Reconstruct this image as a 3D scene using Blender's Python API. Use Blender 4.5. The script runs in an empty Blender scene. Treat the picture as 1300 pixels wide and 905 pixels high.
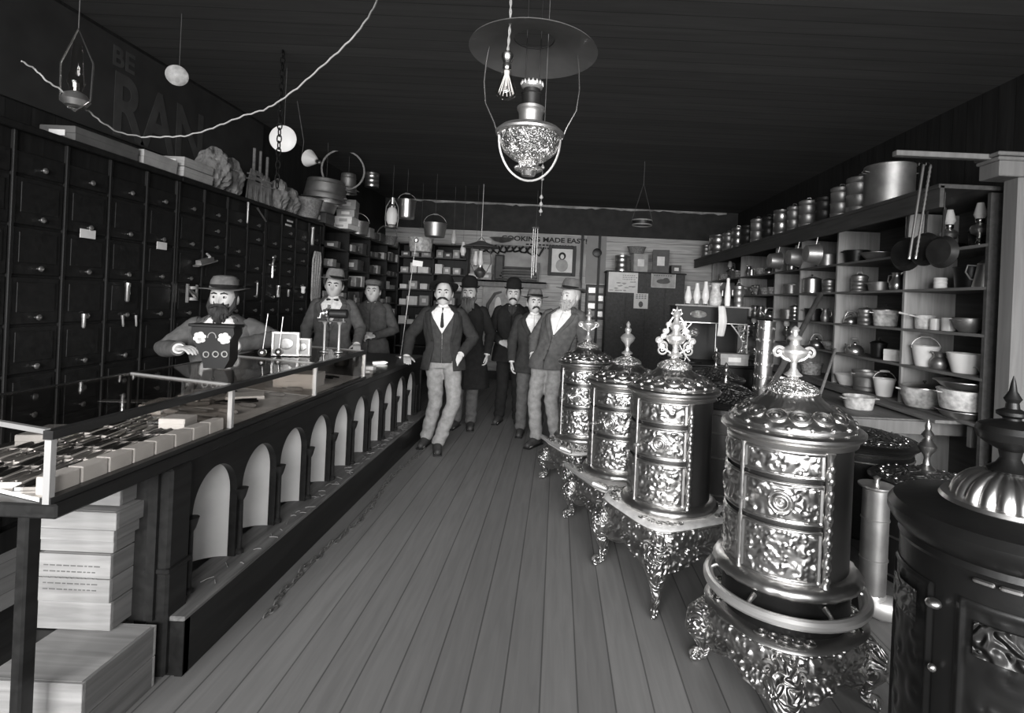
LW1,LW2,LW3,LW4,EXPO=38,38,12,5200,0.08
import bpy, math, random
from math import sin, cos, pi, exp, sqrt, atan2, radians
from mathutils import Vector, Matrix
random.seed(7)
COL = bpy.context.scene.collection
F, PX, PY, ROLL, EYE = 680.0, 708.0, 383.0, 0.045, 1.53

def at(px, py, Y):
    """world point at distance Y down the room for a spot measured on the photograph"""
    dx, dy = px-PX, py-PY
    return Vector((Y*(dx+ROLL*dy)/F, Y, EYE-Y*(dy-ROLL*dx)/F))

# ------------------------------------------------------------------ mesh builder
class MB:
    def __init__(s): s.v=[]; s.f=[]
    def add(s, vs, fs, M=None):
        o=len(s.v)
        s.v += [tuple(M@Vector(p)) for p in vs] if M is not None else [tuple(p) for p in vs]
        s.f += [tuple(i+o for i in f) for f in fs]
        return s
    def box(s, c, d, rz=0, M=None, bev=0.0):
        x,y,z=[k/2 for k in d]
        T=Matrix.Translation(Vector(c))@Matrix.Rotation(rz,4,'Z')
        if M is not None: T=M@T
        b=min(bev,x*.8,y*.8,z*.8)
        if b<=0:
            vs=[(i*x,j*y,k*z) for i in(-1,1) for j in(-1,1) for k in(-1,1)]
            return s.add(vs,[(0,1,3,2),(4,6,7,5),(0,4,5,1),(2,3,7,6),(0,2,6,4),(1,5,7,3)],T)
        vs=[]; idx={}
        for i in(-1,1):
            for j in(-1,1):
                for k in(-1,1):
                    for a in range(3):
                        p=[i*(x-b),j*(y-b),k*(z-b)]; p[a]=[i*x,j*y,k*z][a]
                        idx[(i,j,k,a)]=len(vs); vs.append(tuple(p))
        fs=[]
        for a in range(3):
            for sg in(-1,1):
                o=[q for q in range(3) if q!=a]
                ring=[]
                for u,w in((-1,-1),(1,-1),(1,1),(-1,1)):
                    k=[0,0,0]; k[a]=sg; k[o[0]]=u; k[o[1]]=w
                    ring.append(idx[(k[0],k[1],k[2],a)])
                fs.append(tuple(ring))
        for a in range(3):
            o=[q for q in range(3) if q!=a]
            for u in(-1,1):
                for w in(-1,1):
                    q=[]
                    for sg,who in((-1,o[0]),(-1,o[1]),(1,o[1]),(1,o[0])):
                        k=[0,0,0]; k[a]=sg; k[o[0]]=u; k[o[1]]=w
                        q.append(idx[(k[0],k[1],k[2],who)])
                    fs.append(tuple(q))
        for i in(-1,1):
            for j in(-1,1):
                for k in(-1,1): fs.append((idx[(i,j,k,0)],idx[(i,j,k,1)],idx[(i,j,k,2)]))
        return s.add(vs,fs,T)
    def lathe(s, prof, n=24, c=(0,0,0), M=None, rf=None, a0=0, a1=2*pi, cap=True, sx=1, sy=1):
        full=abs(a1-a0-2*pi)<1e-6
        m=n if full else n+1
        vs=[];fs=[]
        for k,(r,z) in enumerate(prof):
            for i in range(m):
                a=a0+(a1-a0)*i/n
                rr=r+(rf(a,z,k) if rf else 0)
                vs.append((c[0]+rr*cos(a)*sx,c[1]+rr*sin(a)*sy,c[2]+z))
        for k in range(len(prof)-1):
            for i in range(n):
                j=(i+1)%m
                fs.append((k*m+i,k*m+j,(k+1)*m+j,(k+1)*m+i))
        if cap and full:
            if prof[0][0]>1e-4: fs.append(tuple(range(m))[::-1])
            if prof[-1][0]>1e-4: fs.append(tuple((len(prof)-1)*m+i for i in range(m)))
        return s.add(vs,fs,M)
    def tube(s, pts, r, n=8, closed=False, round_=False, M=None):
        pts=[Vector(p) for p in pts]; N=len(pts)
        R=list(r) if isinstance(r,(list,tuple)) else [r]*N
        if round_ and not closed:
            d0=(pts[0]-pts[1]).normalized(); d1=(pts[-1]-pts[-2]).normalized()
            h=[pts[0]+d0*R[0]*q for q in(.97,.8,.45)]; t=[pts[-1]+d1*R[-1]*q for q in(.45,.8,.97)]
            pts=h+pts+t; R=[R[0]*.24,R[0]*.6,R[0]*.89]+R+[R[-1]*.89,R[-1]*.6,R[-1]*.24]; N=len(pts)
        vs=[];fs=[]; up=None
        for i in range(N):
            if closed: d=pts[(i+1)%N]-pts[i-1]
            else: d=pts[min(i+1,N-1)]-pts[max(i-1,0)]
            if d.length<1e-9: d=Vector((0,0,1))
            d.normalize()
            if up is None:
                up=Vector((0,0,1)) if abs(d.z)<.9 else Vector((1,0,0))
            up=up-d*up.dot(d)
            if up.length<1e-5:
                up=Vector((1,0,0)) if abs(d.x)<.9 else Vector((0,1,0)); up=up-d*up.dot(d)
            up.normalize(); w=d.cross(up)
            for k in range(n):
                a=2*pi*k/n
                vs.append(pts[i]+(up*cos(a)+w*sin(a))*R[i])
        for i in range(N if closed else N-1):
            q=(i+1)%N
            for k in range(n):
                j=(k+1)%n
                fs.append((i*n+k,i*n+j,q*n+j,q*n+k))
        if not closed:
            fs.append(tuple(range(n))[::-1]); fs.append(tuple((N-1)*n+k for k in range(n)))
        return s.add(vs,fs,M)
    def ell(s, c, r, n=14, m=9, M=None, df=None):
        vs=[];fs=[]
        for k in range(m+1):
            t=pi*k/m
            for i in range(n):
                a=2*pi*i/n
                d=Vector((sin(t)*cos(a),sin(t)*sin(a),-cos(t)))
                q=1+(df(d) if df else 0)
                vs.append((c[0]+r[0]*d.x*q,c[1]+r[1]*d.y*q,c[2]+r[2]*d.z*q))
        for k in range(m):
            for i in range(n):
                j=(i+1)%n; fs.append((k*n+i,k*n+j,(k+1)*n+j,(k+1)*n+i))
        return s.add(vs,fs,M)
    def grid(s, fn, nu, nv, M=None, th=0):
        vs=[fn(i/nu,j/nv) for j in range(nv+1) for i in range(nu+1)]
        fs=[(j*(nu+1)+i,j*(nu+1)+i+1,(j+1)*(nu+1)+i+1,(j+1)*(nu+1)+i) for j in range(nv) for i in range(nu)]
        return s.add(vs,fs,M)
    def prism(s, poly, y0, y1, M=None):
        """polygon in XZ pushed along Y"""
        n=len(poly)
        vs=[(x,y0,z) for x,z in poly]+[(x,y1,z) for x,z in poly]
        fs=[tuple(range(n)),tuple(range(2*n-1,n-1,-1))]+[(i,i+n,(i+1)%n+n,(i+1)%n) for i in range(n)]
        return s.add(vs,fs,M)
    def mesh(s, name, mat, smooth=True, ang=35):
        me=bpy.data.meshes.new(name); me.from_pydata([tuple(v) for v in s.v],[],s.f)
        me.validate(); 
        if smooth:
            me.polygons.foreach_set('use_smooth',[True]*len(me.polygons))
            try: me.set_sharp_from_angle(angle=radians(ang))
            except Exception: pass
        if mat: me.materials.append(mat)
        me.update(); return me

def link(name, data, parent=None):
    o=bpy.data.objects.new(name,data); COL.objects.link(o)
    if parent: o.parent=parent
    return o
def obj(name, mb, mat, parent=None, loc=None, smooth=True, ang=35):
    o=link(name, mb.mesh(name,mat,smooth,ang), parent)
    if loc is not None: o.location=loc
    return o
def tag(o, label, cat, group=None, kind=None):
    o['label']=label; o['category']=cat
    if group: o['group']=group
    if kind: o['kind']=kind
    return o
def thing(name, label, cat, loc=(0,0,0), rz=0, group=None):
    o=link(name,None); o.location=loc; o.rotation_euler=(0,0,rz)
    o.empty_display_size=.05
    return tag(o,label,cat,group)
def struct(name, mb, mat, smooth=False):
    o=obj(name,mb,mat,smooth=smooth); o['kind']='structure'; return o
def copy_tree(o, parent=None):
    c=o.copy(); COL.objects.link(c)
    if parent: c.parent=parent
    for ch in list(o.children): copy_tree(ch,c)
    return c
def place(o, loc, rz=0, sc=None, label=None, group=None):
    o.location=loc; o.rotation_euler=(0,0,rz)
    if sc is not None: o.scale=(sc,sc,sc) if not isinstance(sc,(tuple,list)) else sc
    if label: o['label']=label
    if group: o['group']=group
    return o

# ------------------------------------------------------------------ materials
def newmat(name):
    m=bpy.data.materials.new(name); m.use_nodes=True
    nt=m.node_tree; return m,nt,nt.nodes['Principled BSDF']
def g(v): return (v,v*.985,v*.97,1)
def mat(name, v, rough=.6, metal=0, var=.25, scale=6, bump=.1, bscale=60, stretch=(1,1,1), spec=.28, dist=.004):
    m,nt,b=newmat(name); N=nt.nodes.new; L=nt.links.new
    tc=N('ShaderNodeTexCoord'); mp=N('ShaderNodeMapping'); mp.inputs['Scale'].default_value=stretch
    L(tc.outputs['Object'],mp.inputs['Vector'])
    n1=N('ShaderNodeTexNoise'); n1.inputs['Scale'].default_value=scale; n1.inputs['Detail'].default_value=5
    L(mp.outputs[0],n1.inputs['Vector'])
    cr=N('ShaderNodeValToRGB'); cr.color_ramp.elements[0].position=.3; cr.color_ramp.elements[1].position=.7
    cr.color_ramp.elements[0].color=g(v*(1-var)); cr.color_ramp.elements[1].color=g(min(1,v*(1+var)))
    L(n1.outputs['Fac'],cr.inputs['Fac']); L(cr.outputs['Color'],b.inputs['Base Color'])
    b.inputs['Roughness'].default_value=rough; b.inputs['Metallic'].default_value=metal
    b.inputs['Specular IOR Level'].default_value=spec
    if bump:
        n2=N('ShaderNodeTexNoise'); n2.inputs['Scale'].default_value=bscale; n2.inputs['Detail'].default_value=3
        L(mp.outputs[0],n2.inputs['Vector'])
        bp=N('ShaderNodeBump'); bp.inputs['Strength'].default_value=bump; bp.inputs['Distance'].default_value=dist
        L(n2.outputs['Fac'],bp.inputs['Height']); L(bp.outputs[0],b.inputs['Normal'])
    return m
def cast(name, v, rough, metal, sc=22, strength=.8, dist=.012):
    """cast metal with raised scroll ornament"""
    m,nt,b=newmat(name); N=nt.nodes.new; L=nt.links.new
    tc=N('ShaderNodeTexCoord')
    nz=N('ShaderNodeTexNoise'); nz.inputs['Scale'].default_value=sc*.35; nz.inputs['Detail'].default_value=1
    L(tc.outputs['Object'],nz.inputs['Vector'])
    mx=N('ShaderNodeVectorMath'); mx.operation='MULTIPLY_ADD'; mx.inputs[1].default_value=(.22,.22,.22)
    L(nz.outputs['Color'],mx.inputs[0]); L(tc.outputs['Object'],mx.inputs[2])
    vo=N('ShaderNodeTexVoronoi'); vo.inputs['Scale'].default_value=sc; vo.feature='SMOOTH_F1'
    L(mx.outputs[0],vo.inputs['Vector'])
    sn=N('ShaderNodeMath'); sn.operation='MULTIPLY'; sn.inputs[1].default_value=14
    L(vo.outputs['Distance'],sn.inputs[0])
    s2=N('ShaderNodeMath'); s2.operation='SINE'; L(sn.outputs[0],s2.inputs[0])
    bp=N('ShaderNodeBump'); bp.inputs['Strength'].default_value=strength; bp.inputs['Distance'].default_value=dist
    L(s2.outputs[0],bp.inputs['Height']); L(bp.outputs[0],b.inputs['Normal'])
    b.inputs['Base Color'].default_value=g(v); b.inputs['Roughness'].default_value=rough; b.inputs['Metallic'].default_value=metal
    return m
def wood(name, v, rough=.55, axis='Y', var=.45, sc=3.0, coat=0, board=0, baxis='X'):
    m,nt,b=newmat(name); N=nt.nodes.new; L=nt.links.new
    tc=N('ShaderNodeTexCoord'); mp=N('ShaderNodeMapping')
    st={'X':(1,14,14),'Y':(14,1,14),'Z':(14,14,1)}[axis]; mp.inputs['Scale'].default_value=st
    L(tc.outputs['Object'],mp.inputs['Vector'])
    n1=N('ShaderNodeTexNoise'); n1.inputs['Scale'].default_value=sc; n1.inputs['Detail'].default_value=6; n1.inputs['Distortion'].default_value=.6
    L(mp.outputs[0],n1.inputs['Vector'])
    cr=N('ShaderNodeValToRGB'); cr.color_ramp.elements[0].position=.25; cr.color_ramp.elements[1].position=.75
    cr.color_ramp.elements[0].color=g(v*(1-var)); cr.color_ramp.elements[1].color=g(min(1,v*(1+var)))
    L(n1.outputs['Fac'],cr.inputs['Fac'])
    last=cr.outputs['Color']
    bp=N('ShaderNodeBump'); bp.inputs['Strength'].default_value=.25; bp.inputs['Distance'].default_value=.003
    L(n1.outputs['Fac'],bp.inputs['Height'])
    if board:
        sp=N('ShaderNodeSeparateXYZ'); L(tc.outputs['Object'],sp.inputs[0])
        dv=N('ShaderNodeMath'); dv.operation='DIVIDE'; dv.inputs[1].default_value=board; L(sp.outputs[baxis],dv.inputs[0])
        fl=N('ShaderNodeMath'); fl.operation='FLOOR'; L(dv.outputs[0],fl.inputs[0])
        wn=N('ShaderNodeTexWhiteNoise'); wn.noise_dimensions='1D'; L(fl.outputs[0],wn.inputs['W'])
        fr=N('ShaderNodeMath'); fr.operation='FRACT'; L(dv.outputs[0],fr.inputs[0])
        gp=N('ShaderNodeMath'); gp.operation='PINGPONG'; gp.inputs[1].default_value=.5; L(fr.outputs[0],gp.inputs[0])
        st2=N('ShaderNodeMath'); st2.operation='GREATER_THAN'; st2.inputs[1].default_value=.022; L(gp.outputs[0],st2.inputs[0])
        rm=N('ShaderNodeMapRange'); rm.inputs['To Min'].default_value=.86; rm.inputs['To Max'].default_value=1.1; L(wn.outputs['Value'],rm.inputs['Value'])
        m1=N('ShaderNodeMath'); m1.operation='MULTIPLY'; L(rm.outputs[0],m1.inputs[0])
        rs=N('ShaderNodeMapRange'); rs.inputs['To Min'].default_value=.5; rs.inputs['To Max'].default_value=1; L(st2.outputs[0],rs.inputs['Value'])
        L(rs.outputs[0],m1.inputs[1])
        mm=N('ShaderNodeMix'); mm.data_type='RGBA'; mm.blend_type='MULTIPLY'; mm.inputs['Factor'].default_value=1
        L(last,mm.inputs['A']); L(m1.outputs[0],mm.inputs['B']); last=mm.outputs['Result']
        b2=N('ShaderNodeBump'); b2.inputs['Strength'].default_value=.8; b2.inputs['Distance'].default_value=.004
        L(st2.outputs[0],b2.inputs['Height']); L(bp.outputs[0],b2.inputs['Normal']); bp=b2
    L(last,b.inputs['Base Color']); L(bp.outputs[0],b.inputs['Normal'])
    b.inputs['Roughness'].default_value=rough; b.inputs['Coat Weight'].default_value=coat; b.inputs['Specular IOR Level'].default_value=.25
    return m
def glass(name, tint=.93, refl=.6):
    m=bpy.data.materials.new(name); m.use_nodes=True; nt=m.node_tree; nt.nodes.clear(); N=nt.nodes.new; L=nt.links.new
    o=N('ShaderNodeOutputMaterial'); t=N('ShaderNodeBsdfTransparent'); t.inputs[0].default_value=g(tint)
    gl=N('ShaderNodeBsdfGlossy'); gl.inputs['Roughness'].default_value=.03; gl.inputs[0].default_value=(refl,refl,refl,1)
    lw=N('ShaderNodeLayerWeight'); lw.inputs[0].default_value=.5; pw=N('ShaderNodeMath'); pw.operation='POWER'; pw.inputs[1].default_value=4
    L(lw.outputs['Facing'],pw.inputs[0]); fr=N('ShaderNodeMath'); fr.operation='MULTIPLY_ADD'; fr.inputs[1].default_value=.7; fr.inputs[2].default_value=.03
    L(pw.outputs[0],fr.inputs[0]); mx=N('ShaderNodeMixShader')
    L(fr.outputs[0],mx.inputs[0]); L(t.outputs[0],mx.inputs[1]); L(gl.outputs[0],mx.inputs[2]); L(mx.outputs[0],o.inputs[0])
    return m
M={}
M['nickel']=mat('nickel',.58,.32,1,.08,3,.12,9,dist=.008)
M['nickel_orn']=cast('nickel_ornament',.52,.36,1,26,.7,.01)
M['nickel_fine']=cast('nickel_fine_ornament',.62,.38,1,48,.7,.006)
M['nickel_dk']=mat('dull_nickel',.5,.36,1,.15,3,.15,12,dist=.008)
M['nickel_pat']=mat('nickel_tray',.85,.45,.4,.2,20,.4,45)
M['iron']=mat('black_iron',.008,.38,0,.3,8,.15,40)
M['iron_orn']=cast('iron_ornament',.05,.38,.6,24,.9,.012)
M['steel']=mat('blued_steel',.13,.33,.9,.2,3,.05,20)
M['tin']=mat('tinplate',.62,.3,.95,.15,5,.15,14,dist=.006)
M['dulltin']=mat('dull_tin',.38,.42,.85,.25,7,.2,20)
M['enam_w']=mat('white_enamel',.72,.22,0,.08,6,0)
M['enam_g']=mat('grey_speckled_enamel',.3,.25,0,.5,40,.05,30)
M['enam_m']=mat('mottled_enamel',.48,.25,0,.4,24,.05,30)
M['dark']=mat('dark_metal',.04,.4,.6,.3,9,.1,30)
M['brass']=mat('brass',.6,.25,1,.1,5,.05,20)
M['floor']=wood('floorboards',.2,.5,'Y',.12,2.2,board=.145,baxis='X')
M['ceil']=wood('ceiling_boards',.085,.8,'X',.14,1.5,board=.16,baxis='Y')
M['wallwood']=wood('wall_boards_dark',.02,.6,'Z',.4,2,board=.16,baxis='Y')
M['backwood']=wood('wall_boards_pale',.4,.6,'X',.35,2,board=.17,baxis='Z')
M['header']=mat('dark_header',.03,.8)
M['cab']=wood('cabinet_wood',.012,.5,'Z',.4,2,coat=.0)
M['drawer']=wood('drawer_front',.012,.45,'X',.4,2)
M['counter']=wood('counter_wood',.014,.4,'Y',.4,2,coat=.1)
M['arch']=mat('pale_arch_panel',.42,.6,0,.1,5,.1,50)
M['ledge']=wood('ledge_wood',.13,.5,'Y',.5,2.5)
M['shelf']=wood('shelf_wood',.16,.6,'Y',.3,2)
M['shelf_d']=wood('shelf_dark',.06,.6,'Y',.3,2)
M['pale_board']=wood('pale_board',.28,.6,'Z',.25,2)
M['post']=wood('painted_post',.18,.5,'Z',.2,1.6)
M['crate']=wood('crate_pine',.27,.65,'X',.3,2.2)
M['crate_s']=wood('crate_pine_shade_tone',.16,.65,'Y',.35,2.2)  # darker pine: shade painted into crate sides, plain tone on tool handles
M['frame']=wood('showcase_rail_dark',.022,.3,'Y',.3,2)
M['bright']=mat('nickel_rail',.62,.35,.7,.05,4,.05,20)
M['lining']=mat('pale_lining',.62,.8,0,.15,12,.1,60)
M['card']=mat('pale_card',.7,.75,0,.1,9,.05,60)
M['cardm']=mat('grey_card',.36,.75,0,.2,9,.05,60)
M['cardd']=mat('dark_card',.11,.7,0,.2,9,.05,60)
M['paper']=mat('paper',.75,.85,0,.12,9,.1,40)
M['cloth_p']=mat('pale_cloth',.2,.95,0,.35,14,.6,30,dist=.02)
M['black']=mat('black_paint',.012,.5,0,.2,9,.03,40)
M['ink']=mat('ink',.03,.8,0,.2,9,0)
M['cord']=mat('pale_cord',.33,.9,0,.1,30,.2,80)
M['string']=mat('dark_string',.1,.8)
M['rope']=mat('rope',.3,.95,0,.3,60,.5,90)
M['glass']=glass('showcase_glass',.92,.55)
M['lglass']=glass('lamp_glass',.9,.9)
M['porc']=mat('porcelain',.85,.4,0,.04,4,0)
M['ribbed']=mat('ribbed_pale_glass',.42,.4,0,.3,30,.5,25)
M['shade']=mat('tin_shade',.16,.5,.3,.2,6,.1,20)
M['skin']=mat('skin',.52,.55,0,.1,16,.08,60)
M['skin_d']=mat('weathered_skin',.42,.6,0,.12,16,.1,60)
M['eye']=mat('eye_white',.5,.3,0,.02,5,0)
M['hair_d']=mat('dark_hair',.03,.7,0,.4,50,.6,120,(1,1,.2))
M['hair_g']=mat('grey_hair',.3,.8,0,.4,50,.6,120,(1,1,.2))
M['hair_w']=mat('white_hair',.36,.8,0,.25,50,.6,120,(1,1,.2))
def cloth(n,v): return mat(n,v,.95,0,.22,22,.35,160,spec=.2)
M['suit_m']=cloth('grey_tweed',.10); M['suit_d']=cloth('dark_wool',.035); M['suit_b']=cloth('black_wool',.016)
M['suit_l']=cloth('light_wool',.17); M['trous_l']=cloth('pale_dusty_trousers',.27); M['trous_m']=cloth('grey_trousers',.1)
M['vest']=cloth('vest_tweed',.05); M['shirt']=cloth('white_shirt',.75); M['workshirt']=cloth('dark_checked_shirt',.075)
M['felt_m']=cloth('grey_felt',.13); M['felt_l']=cloth('light_felt',.2); M['felt_b']=cloth('black_felt',.014)
M['shoe']=mat('leather',.05,.5,0,.3,12,.2,40)
M['wicker']=mat('wicker',.2,.8,0,.4,50,.8,70)
# ------------------------------------------------------------------ room shell
XL,XR,YB,YF,HC=-3.35,3.35,10.25,-1.5,3.36
struct('floor',MB().box((0,(YB+YF)/2,-.05),(6.9,YB-YF+.2,.1)),M['floor'])
struct('ceiling',MB().box((0,(YB+YF)/2,HC+.05),(6.9,YB-YF+.2,.1)),M['ceil'])
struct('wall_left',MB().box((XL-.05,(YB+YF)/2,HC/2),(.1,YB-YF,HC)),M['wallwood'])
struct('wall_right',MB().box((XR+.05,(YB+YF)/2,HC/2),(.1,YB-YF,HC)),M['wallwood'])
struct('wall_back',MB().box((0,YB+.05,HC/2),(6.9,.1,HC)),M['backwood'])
w=MB()
for x0,x1,z0,z1 in ((-3.4,-3.0,0,HC),(-.75,-.6,0,HC),(.6,.75,0,HC),(3.0,3.4,0,HC),(-3.0,-.75,0,.65),(.75,3.0,0,.65),(-3.0,3.0,3.0,HC)):
    w.box(((x0+x1)/2,YF-.06,(z0+z1)/2),(x1-x0,.12,z1-z0))
struct('wall_front',w,M['wallwood'])
for n,(a,b) in enumerate(((-3.0,-.75),(.75,3.0)),1):
    f=MB()
    for x in (a+.03,(a+b)/2,b-.03): f.box((x,YF-.05,1.825),(.06,.06,2.35))
    for z in (.68,2.97): f.box(((a+b)/2,YF-.05,z),(b-a,.06,.06))
    struct('window_%d'%n,f,M['cab'])
d=MB(); d.box((0,YF-.05,.45),(1.2,.05,.9)); 
for x in(-.56,.56): d.box((x,YF-.05,1.5),(.08,.05,3.0))
d.box((0,YF-.05,2.2),(1.2,.05,.08))
struct('door_1',d,M['cab'])
# dark header across the back wall and the ragged pale cloth edge at the ceiling
struct('trim_1',MB().box((0,YB-.04,3.09),(6.7,.08,.54)),M['header'])
struct('trim_2',MB().box((.42,YB-.06,1.42),(.045,.06,2.83)).box((.75,YB-.06,1.42),(.04,.06,2.83)),M['cab'])
rg=MB(); random.seed(3)
pts=[]
x=-2.9
while x<3.2:
    pts.append((x,random.uniform(.012,.05))); x+=random.uniform(.05,.16)
top=[(x,3.352) for x,_ in pts]; bot=[(x,3.352-h) for x,h in pts]
for i in range(len(pts)-1):
    rg.prism([bot[i],bot[i+1],top[i+1],top[i]],YB-.10,YB-.085)
struct('trim_3',rg,mat('torn_cloth_edge',.3,.9,0,.5,5,.3,30))
struct('baseboard_back',MB().box((0,YB-.015,.08),(6.6,.03,.16)),M['cab'])

# ------------------------------------------------------------------ counter with niches
ct=thing('shop_counter','long dark wooden counter with a row of pale round-topped niches along its front','counter',(-1.8,4,0))
def loc(mb,dx=1.8,dy=-4):  # build in world coordinates, keep the pivot at the counter's base
    mb.v=[(x+dx,y+dy,z) for x,y,z in mb.v]; return mb
obj('countertop',loc(MB().box((-1.8,3.82,.838),(.68,4.46,.045),bev=.006)),M['counter'],ct)
obj('body',loc(MB().box((-1.93,4.13,.52),(.38,3.84,.6)).box((-1.72,2.13,.52),(.4,.1,.6)).box((-1.8,6.02,.41),(.62,.05,.82))),M['counter'],ct)
fr=MB(); X0,X1=-1.5,-1.535
ZB,ZT,SP,AP,HW=.235,.815,.555,.725,.158
cen=[2.42+.358*k for k in range(10)]
def spand(ya,yc,sgn):
    poly=[(ya,ZB),(ya,ZT),(yc,ZT)]
    for i in range(13):
        t=pi/2*(1-i/12); poly.append((yc-sgn*HW*cos(t),SP+(AP-SP)*sin(t)))
    poly.append((yc-sgn*HW,ZB))
    n=len(poly)
    vs=[(X0,y,z) for y,z in poly]+[(X1,y,z) for y,z in poly]
    fr.add(vs,[tuple(range(n)),tuple(range(2*n-1,n-1,-1))]+[(i,(i+1)%n,(i+1)%n+n,i+n) for i in range(n)])
for c in cen:
    spand(c-.179,c,1); spand(c+.179,c,-1)
fr.box((-1.517,2.15,.525),(.035,.19,.58)).box((-1.517,5.93,.525),(.035,.22,.58))
obj('arcade_panel',loc(fr),M['counter'],ct,ang=25)
for c in cen:
    nb=MB()
    def nf(u,v,c=c):
        a=pi*u
        if v<.6: z=ZB+(SP-ZB)*v/.6; q=1
        else:
            w_=(v-.6)/.4*pi/2; q=cos(w_)+.0001; z=SP+(AP-SP)*sin(w_)
        return (X1+.002-.155*sin(a)*q, c-HW*1.01*cos(a)*q, z)
    nb.grid(nf,16,22)
    obj('niche',loc(nb),M['arch'],ct,ang=60)
for i in range(11):
    y=2.42-.179+.358*i
    obj('pilaster',loc(MB().lathe([(.012,.24),(.02,.245),(.02,.26),(.011,.27),(.010,.5),(.018,.515),(.022,.53),(.03,.56)],10,(-1.49,y,0))),M['counter'],ct)
obj('toe_ledge',loc(MB().box((-1.50,4.08,.225),(.2,3.98,.02),bev=.004)),M['ledge'],ct)
obj('toe_board',loc(MB().box((-1.415,4.08,.11),(.03,3.98,.215)).box((-1.5,2.11,.11),(.2,.03,.215))),M['counter'],ct)
obj('corner_post',loc(MB().box((-1.5,2.13,.41),(.085,.12,.81),bev=.01).box((-1.5,2.13,.42),(.1,.135,.02),bev=.004)),M['counter'],ct)
obj('leg',loc(MB().box((-1.585,1.64,.41),(.035,.05,.81),bev=.006)),M['counter'],ct)
obj('leg',loc(MB().box((-2.08,1.66,.41),(.06,.06,.81),bev=.006)),M['counter'],ct)
obj('shelf',loc(MB().box((-1.95,1.9,.22),(.3,.5,.03))),M['counter'],ct)
# floor chain beside the counter
ch=MB(); n=64
for i in range(n):
    y=2.5+i*.052; x=-1.29-.03*sin(i*.21)+.01*sin(i*1.3)
    pts=[]
    for k in range(8):
        a=2*pi*k/8
        if i%2: pts.append((x+.012*cos(a),y+.034*sin(a),.006))
        else: pts.append((x,y+.034*sin(a),.016+.012*cos(a)))
    ch.tube(pts,.0042,6,closed=True)
tag(obj('chain',ch,M['dulltin']),'long iron chain lying straight on the floorboards beside the counter toe','chain')
bt=[(-1.34,3.0),(-1.36,3.35),(-1.33,3.8)]

# ------------------------------------------------------------------ glass showcases
SK=.2
FYS=[1.586,2.47,3.33,4.19]
def sc(s,t,z,k,ins=0):
    y0,y1=FYS[k],FYS[k+1]
    return Vector((-1.49-.63*t, y0+(y1-y0)*s+SK*t, z))
def quadbox(mb,a,b,w,z0,z1):
    """bar from a to b (xy), width w, between two heights"""
    d=(b-a); d.z=0; d.normalize(); n=Vector((-d.y,d.x,0))*w/2
    p=[a+n,b+n,b-n,a-n]
    vs=[(q.x,q.y,z0) for q in p]+[(q.x,q.y,z1) for q in p]
    mb.add(vs,[(0,1,2,3),(4,7,6,5),(0,4,5,1),(1,5,6,2),(2,6,7,3),(3,7,4,0)])
desc=['glass showcase full of pocketknives, nearest of the three on the counter','glass showcase of long hand tools, middle one on the counter','glass showcase with a big white box inside, farthest of the three on the counter']
ZC0,ZC1=.862,1.08
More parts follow.
